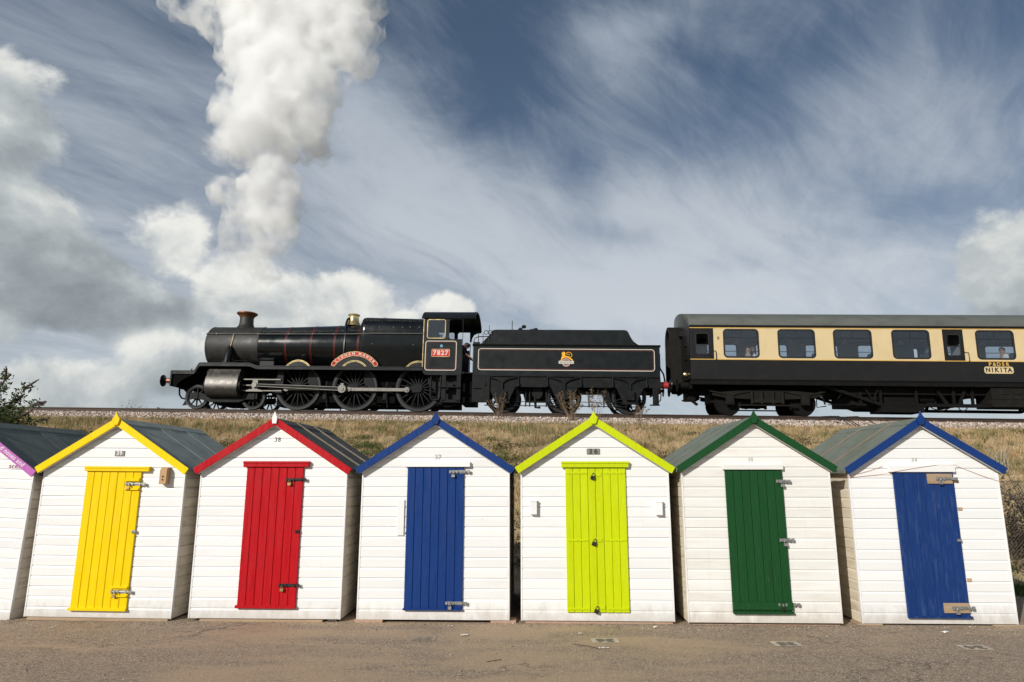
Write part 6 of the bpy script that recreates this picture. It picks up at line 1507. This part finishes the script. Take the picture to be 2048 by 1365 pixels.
# low bushes whose tops show over the rails from the far side of the line
for (X, rx, hz, lab, seed) in ((-15.7, .9, .66, 'dark bush behind the rails beside the tall leggy bush', 61), (-14.35, .55, .52, 'small dark bush behind the rails between the tall bush and the open track', 63), (-12.45, .55, .40, 'low dark bush top showing over the rails ahead of the locomotive buffers', 62)):
    Y = track_y(X)+4.2; z = bank_z(X, Y); ht = railz(X)-z+hz
    r_ = empty('bush', (X*1.12, Y, z)); tag(r_, lab, 'bush', 'bushes beyond the railway')
    q = MB()
    for k in range(5): q.tube([(0, 0, 0), (random.uniform(-.3, .3), random.uniform(-.3, .3), ht*.5), (random.uniform(-.6, .6)*rx, 0, ht*.85)], [.03, .02, .01], 5)
    obj('stem', q.mesh('stem', MT['bark']), r_); leaf_obj('foliage', r_, (0, 0, .1), 2600, rx, .6, ht*.86, .05, [(.030, .042, .022), (.042, .055, .026), (.026, .034, .02)], seed)
# dead weed stalks standing in front of the tender wheels
def weed(X, v, n, ht, spread, lab, seed, head=True):
    rr = random.Random(seed); Y = track_y(X)+v; z = railz(X)+np.interp(v, [-3.35, -2.95, -1.78, -1.2], [-.72, -.56, -.265, -.235])-.02
    r_ = empty('dry_weed', (X, Y, z)); tag(r_, lab, 'weed', 'dry weeds on the ballast shoulder')
    b = MB(); hb = MB()
    for i in range(n):
        a = Vector((rr.uniform(-.08, .08), rr.uniform(-.08, .08), 0)); e_ = Vector((rr.gauss(0, spread), rr.gauss(0, .12), ht*rr.uniform(.55, 1.05)))
        m_ = a*.5+e_*.5+Vector((rr.uniform(-.04, .04), 0, 0)); b.tube([a, m_, e_], [.007, .006, .003], 4)
        for q in range(7):
            t = rr.uniform(.35, 1); p = m_*(1-t)+e_*t if t > .3 else m_; d_ = Vector((rr.uniform(-1, 1), rr.uniform(-1, 1), rr.uniform(.2, 1))).normalized()*rr.uniform(.05, .14)
            b.tube([p, p+d_], [.004, .002], 3)
            for w in range(3): hb.sphere(p+d_*(.5+.25*w)+Vector((rr.gauss(0, .01), rr.gauss(0, .01), 0)), rr.uniform(.008, .016), 5, 3)
    obj('stalk', b.mesh('stalk', MT['straw']), r_); tag(obj('seed_head', hb.mesh('seed_head', MT['seedhead']), r_), kind='stuff')
weed(-.45, -2.3, 12, .90, .16, 'thin dry weed in front of the first tender wheel', 1)
weed(2.05, -2.35, 26, 1.05, .30, 'widest clump of dry weeds in front of the middle tender wheel', 2)
weed(2.95, -2.3, 16, 1.10, .20, 'tall dry weeds between the middle and last tender wheels', 3)
weed(4.35, -2.3, 10, .55, .18, 'low dry weeds in front of the last tender wheel', 4)
weed(-11.6, 2.2, 7, .80, .30, 'thin weed stalks behind the rails nearest the locomotive buffers', 5); weed(-13.2, 2.4, 7, .62, .25, 'short weed stalks behind the rails nearest the leggy bush', 6)
# tall dead stems on the bank at the right
def stems_at(X, Y, n, ht, lab, seed, m_='straw', lean_=.25):
    rr = random.Random(seed); r_ = empty('dead_stems', (X, Y, bank_z(X, Y))); tag(r_, lab, 'dead stems', 'dead stems standing on the grass bank'); b = MB()
    for i in range(n):
        a = Vector((rr.uniform(-.2, .2), rr.uniform(-.1, .1), -.02)); e_ = a+Vector((rr.gauss(0, lean_)*ht, rr.uniform(-.1, .1), ht*rr.uniform(.6, 1.1))); m_2 = a*.5+e_*.5+Vector((rr.uniform(-.06, .06), 0, .05))
        b.tube([a, m_2, e_], [.009, .007, .004], 4)
        if rr.random() < .6: b.tube([m_2, m_2+Vector((rr.uniform(-.15, .15), 0, .2))], [.005, .003], 3)
    obj('stem', b.mesh('stem', MT[m_]), r_)
stems_at(12.4, 17.4, 8, .80, 'pale bleached stems on the bank above the wire fence', 11, 'concrete')
stems_at(11.2, 17.6, 4, .75, 'few dark dock stems on the bank beyond the scuffed blue hut', 12, 'seedhead', .15)
stems_at(-3.15, 17.9, 5, .62, 'curved dry stems among the green weeds behind the red hut roof', 13)
stems_at(.55, 18.6, 14, .75, 'thin dry grass stems on the bank between the blue and lime roofs', 14)
stems_at(9.3, 18.2, 10, .55, 'short dry stems on the bank above the last roof', 15)
# small thing lodged in the grass by the black roof, and cable ends on the ballast
def cable(): 
    s0 = 10.95; pts = lambda o_: [trk(s0+o_, -2.0, -.14)+Vector((0, 0, .02)), trk(s0+o_+.22, -2.35, -.13), trk(s0+o_+.40, -2.8, -.30), trk(s0+o_+.50, -3.2, -.52)]
    b = MB()
    for o_ in (-.10, .02, .12, .75): b.tube(pts(o_), .016, 6)
    o = obj('cable_loop', b.mesh('cable_loop', MT['rubber'], 40)); tag(o, 'loops of black cable lying over the ballast under the carriage bogie', 'cable')
cable()
# wire fence with a concrete post at the right
fx0, fx1, fy = 7.9, 12.6, 12.15
fe = empty('wire_fence', (fx0, fy, 0)); tag(fe, 'chain link fence overgrown with brambles behind the last hut', 'fence')
def fz(x): return bank_z(x, fy)
b = MB(); st = .062; ht = 1.55; x = -ht
while x < fx1-fx0:
    for sg in (0, 1):
        xa, xb = (x, x+ht) if sg == 0 else (x+ht, x); za, zb_ = 0., ht
        pts = []
        for xx, zz_ in ((xa, za), (xb, zb_)): pts.append((xx, zz_))
        (p, q), (r_, s_) = pts
        lo_, hi_ = 0., fx1-fx0
        if max(p, r_) <= lo_ or min(p, r_) >= hi_: continue
        def clip(x1, z1, x2, z2):
            if x1 < lo_: z1 += (z2-z1)*(lo_-x1)/(x2-x1); x1 = lo_
            if x1 > hi_: z1 += (z2-z1)*(hi_-x1)/(x2-x1); x1 = hi_
            return x1, z1
        u = clip(p, q, r_, s_); w = clip(r_, s_, p, q)
        if abs(u[0]-w[0]) < .02: continue
        b.tube([(u[0], .012*sg, u[1]+.12), (w[0], .012*sg, w[1]+.12)], .0028, 3)
    x += st
for zz_ in (.15, .9, 1.66): b.tube([(0, -.01, zz_), (fx1-fx0, -.01, zz_)], .004, 4)
obj('mesh_wire', b.mesh('mesh_wire', MT['wire']), fe)
for xx in (.05, 1.62, 3.2, 4.68):
    b = MB(); b.ext([(xx-.055, -.04, -.1), (xx+.055, -.04, -.1), (xx+.055, .07, -.1), (xx-.055, .07, -.1)], (.10 if xx == 1.62 else .0, 0, 1.95)); obj('post', b.mesh('post', MT['concrete'], None, .012), fe)
BR = [(.060, .045, .022), (.085, .052, .028), (.045, .050, .022), (.11, .07, .04), (.050, .036, .022)]
for (X, Y, rx, rz, n_, lab, seed) in ((8.6, 12.9, .8, 1.45, 2600, 'brown bramble bush behind the fence beside the scuffed blue hut', 71), (9.9, 13.1, .9, 1.25, 2600, 'brown bramble bush behind the leaning concrete post', 72), (11.4, 13.2, 1.1, 1.4, 2200, 'brown bramble bush at the far end of the fence', 73)):
    z = bank_z(X, Y); r_ = empty('bramble_bush', (X, Y, z)); tag(r_, lab, 'bramble', 'brambles along the fence')
    q = MB()
    for k in range(14):
        a = random.uniform(0, 2*pi); q.tube([(0, 0, 0), (cos(a)*rx*.4, sin(a)*.3, rz*.8), (cos(a)*rx*.9, sin(a)*.6, rz*random.uniform(.6, 1.1)), (cos(a)*rx*1.3, sin(a)*.8, rz*random.uniform(.2, .7))], [.012, .010, .008, .005], 4)
    obj('cane', q.mesh('cane', MT['bark']), r_); leaf_obj('foliage', r_, (0, 0, 0), n_, rx, .6, rz, .038, BR, seed, .2)
# strip of mown grass beside the last hut
V, F, t = [], [], []
n_ = 16000; gx = rng.uniform(6.3, 12., n_); gy = rng.uniform(10.4, 12.2, n_); hh = rng.uniform(.03, .09, n_); an = rng.uniform(0, 2*pi, n_)
V = np.zeros((n_, 3, 3)); V[:, 0] = np.c_[gx-.006*np.cos(an), gy-.006*np.sin(an), 0*gx]; V[:, 1] = np.c_[gx+.006*np.cos(an), gy+.006*np.sin(an), 0*gx]; V[:, 2] = np.c_[gx+rng.normal(0, .02, n_), gy+rng.normal(0, .02, n_), hh+.01]
o = obj('lawn_strip', raw('lawn_strip', V.reshape(-1, 3), np.arange(n_*3).reshape(-1, 3), MT['grass'], np.array([.055, .10, .022])*rng.uniform(.6, 1.4, n_)[:, None])); tag(o, kind='stuff')
sheet('verge', 6.3, 13, 10.35, 12.3, .006, MT['earth'])
# litter
def scrap(px, lab, w, h, a, kind='paper'):
    d_ = px_ray(*px); p = Vector((0, 0, EYE))+d_*(-EYE/d_.z); b = MB()
    n_ = 5; vs = [((i/n_-.5)*w, (jj-.5)*h, .006+.012*abs(sin(i*1.7+jj*2))) for jj in (0, 1) for i in range(n_+1)]; vs += [(x, y, z+.002) for x, y, z in vs]; k = n_+1
    fs = [(i, i+1, i+1+k, i+k) for i in range(n_)]+[(2*k+i, 2*k+i+k, 2*k+i+1+k, 2*k+i+1) for i in range(n_)]
    b.add(vs, fs); o = obj('paper_scrap', b.mesh('paper_scrap', MT['paper']), None, (p.x, p.y, .002), (0, 0, a)); tag(o, lab, 'litter', 'litter on the tarmac')
scrap((928, 1273), 'white paper scrap on the tarmac before the blue door hut, largest scrap', .075, .05, .1)
scrap((1208, 1299), 'thin white paper strip on the tarmac before the lime doors', .105, .018, -.05)
scrap((1890, 1267), 'torn white scrap on the tarmac close to the scuffed blue door', .075, .05, .5)
scrap((1310, 1257), 'small white scrap beside the lime hut corner', .04, .04, .3)
scrap((102, 1258), 'small white scrap in front of the yellow hut bearer', .05, .02, .4)
scrap((1160, 1270), 'small pale scrap just beside the painted 36', .03, .03, 0)
d_ = px_ray(1180, 1296); p = Vector((0, 0, EYE))+d_*(-EYE/d_.z)
b = MB(); b.tube([(-.17, .13, .008), (-.05, .05, .012), (.07, -.05, .008), (.085, -.10, .010)], .004, 5); o = obj('twig', b.mesh('twig', MT['twig']), None, (p.x, p.y, 0)); tag(o, 'thin bent twig lying beside the paper strip', 'twig')
d_ = px_ray(990, 1324); p = Vector((0, 0, EYE))+d_*(-EYE/d_.z)
b = MB(); b.tube([(-.08, -.02, .006), (0, .02, .008), (.06, .05, .008)], .0035, 5); o = obj('twig', b.mesh('twig', MT['twig']), None, (p.x, p.y, 0)); tag(o, 'short dark twig near the front edge of the tarmac', 'twig')

# ================================================================== STEAM
def at_px(px, py, depth=0.):
    d_ = px_ray(px, py); o_ = Vector((0, 0, EYE)); q = T0+TN*depth; t = (q-o_).dot(TN)/d_.dot(TN); p = o_+d_*t
    return p, t*sqrt(1+((px-1024)/1350.)**2*0)
def plume(circles, vox, name, m_, seed, sub=(26, 7)):
    rr = random.Random(seed); b = MB(); sm = []
    for (px, py, r_, dp) in circles:
        c, t = at_px(px, py, dp); r = r_*t/1350.; sm.append((c, r))
        lv1 = []
        for i in range(sub[0]):
            d_ = Vector((rr.gauss(0, 1), rr.gauss(0, 1), rr.gauss(0, 1))).normalized(); q = r*rr.uniform(.26, .44); lv1.append((c+d_*r*rr.uniform(.78, .98), q))
        for (cc, q) in lv1:
            sm.append((cc, q)); o_ = (cc-c).normalized()
            for i in range(sub[1]):
                d_ = (Vector((rr.gauss(0, 1), rr.gauss(0, 1), rr.gauss(0, 1))).normalized()+o_*.8).normalized(); sm.append((cc+d_*q*.9, q*rr.uniform(.25, .45)))
    for (c, r) in sm:
        n_ = 12 if r > .5 else 8; b.sphere(c, r, n_, n_*2//3, (1, 1, rr.uniform(.85, 1.1)))
    me = b.mesh(name+'_raw', MT[m_]); o = bpy.data.objects.new(name, me); COL.objects.link(o)
    rm = o.modifiers.new('remesh', 'REMESH'); rm.mode = 'VOXEL'; rm.voxel_size = vox
    s_ = o.modifiers.new('smooth', 'SMOOTH'); s_.factor = .5; s_.iterations = 2
    ev = bpy.data.meshes.new_from_object(o.evaluated_get(bpy.context.evaluated_depsgraph_get()))
    bpy.data.objects.remove(o); bpy.data.meshes.remove(me); ev.name = name
    ev.materials.clear(); ev.materials.append(MT[m_])
    o = obj(name, ev); tag(o, kind='stuff'); return o
PL = [(550, 492, 17, .1), (525, 478, 20, .2), (568, 480, 12, -.2), (545, 455, 24, 0), (575, 462, 18, -.4), (520, 440, 26, .3), (548, 428, 38, 0), (570, 398, 28, 0), (522, 388, 42, -.3), (448, 384, 25, .2), (480, 402, 26, 0), (460, 440, 11, 0), (540, 350, 36, 0), (532, 318, 30, .2),
      (560, 288, 38, .3), (498, 270, 54, -.3), (458, 238, 34, 0), (560, 235, 60, .2), (618, 235, 44, 0), (630, 290, 28, .9), (590, 188, 58, 0), (520, 185, 52, .3), (640, 172, 34, .2), (562, 130, 58, 0), (612, 125, 46, .4), (508, 110, 50, .3),
      (482, 66, 38, .4), (520, 35, 56, .6), (575, 50, 64, .5), (645, 55, 62, .4), (690, 88, 46, 0), (712, 58, 34, -.2), (690, 15, 52, .2), (470, 0, 38, .7), (565, -30, 88, .6), (680, -50, 66, .2), (470, -70, 64, .7), (580, -130, 100, .8), (690, -150, 76, .5), (500, -220, 105, .9), (640, -260, 100, 1.)]
plume(PL, .085, 'smoke', 'steam', 4, (22, 6))
HALO = [(x, y, r*1.16+7, d_) for (x, y, r, d_) in PL if y > -60]
plume(HALO+[(530, 485, 46, 0), (514, 512, 40, .1), (528, 540, 33, 0), (514, 565, 26, 0), (502, 592, 19, 0), (495, 614, 12, 0), (450, 50, 50, .5), (425, 15, 52, .5), (385, -5, 56, .6), (485, 455, 40, .2), (470, 480, 34, .3), (720, 110, 40, -.1)], .11, 'thin_smoke', 'thin_steam', 9, (16, 3))
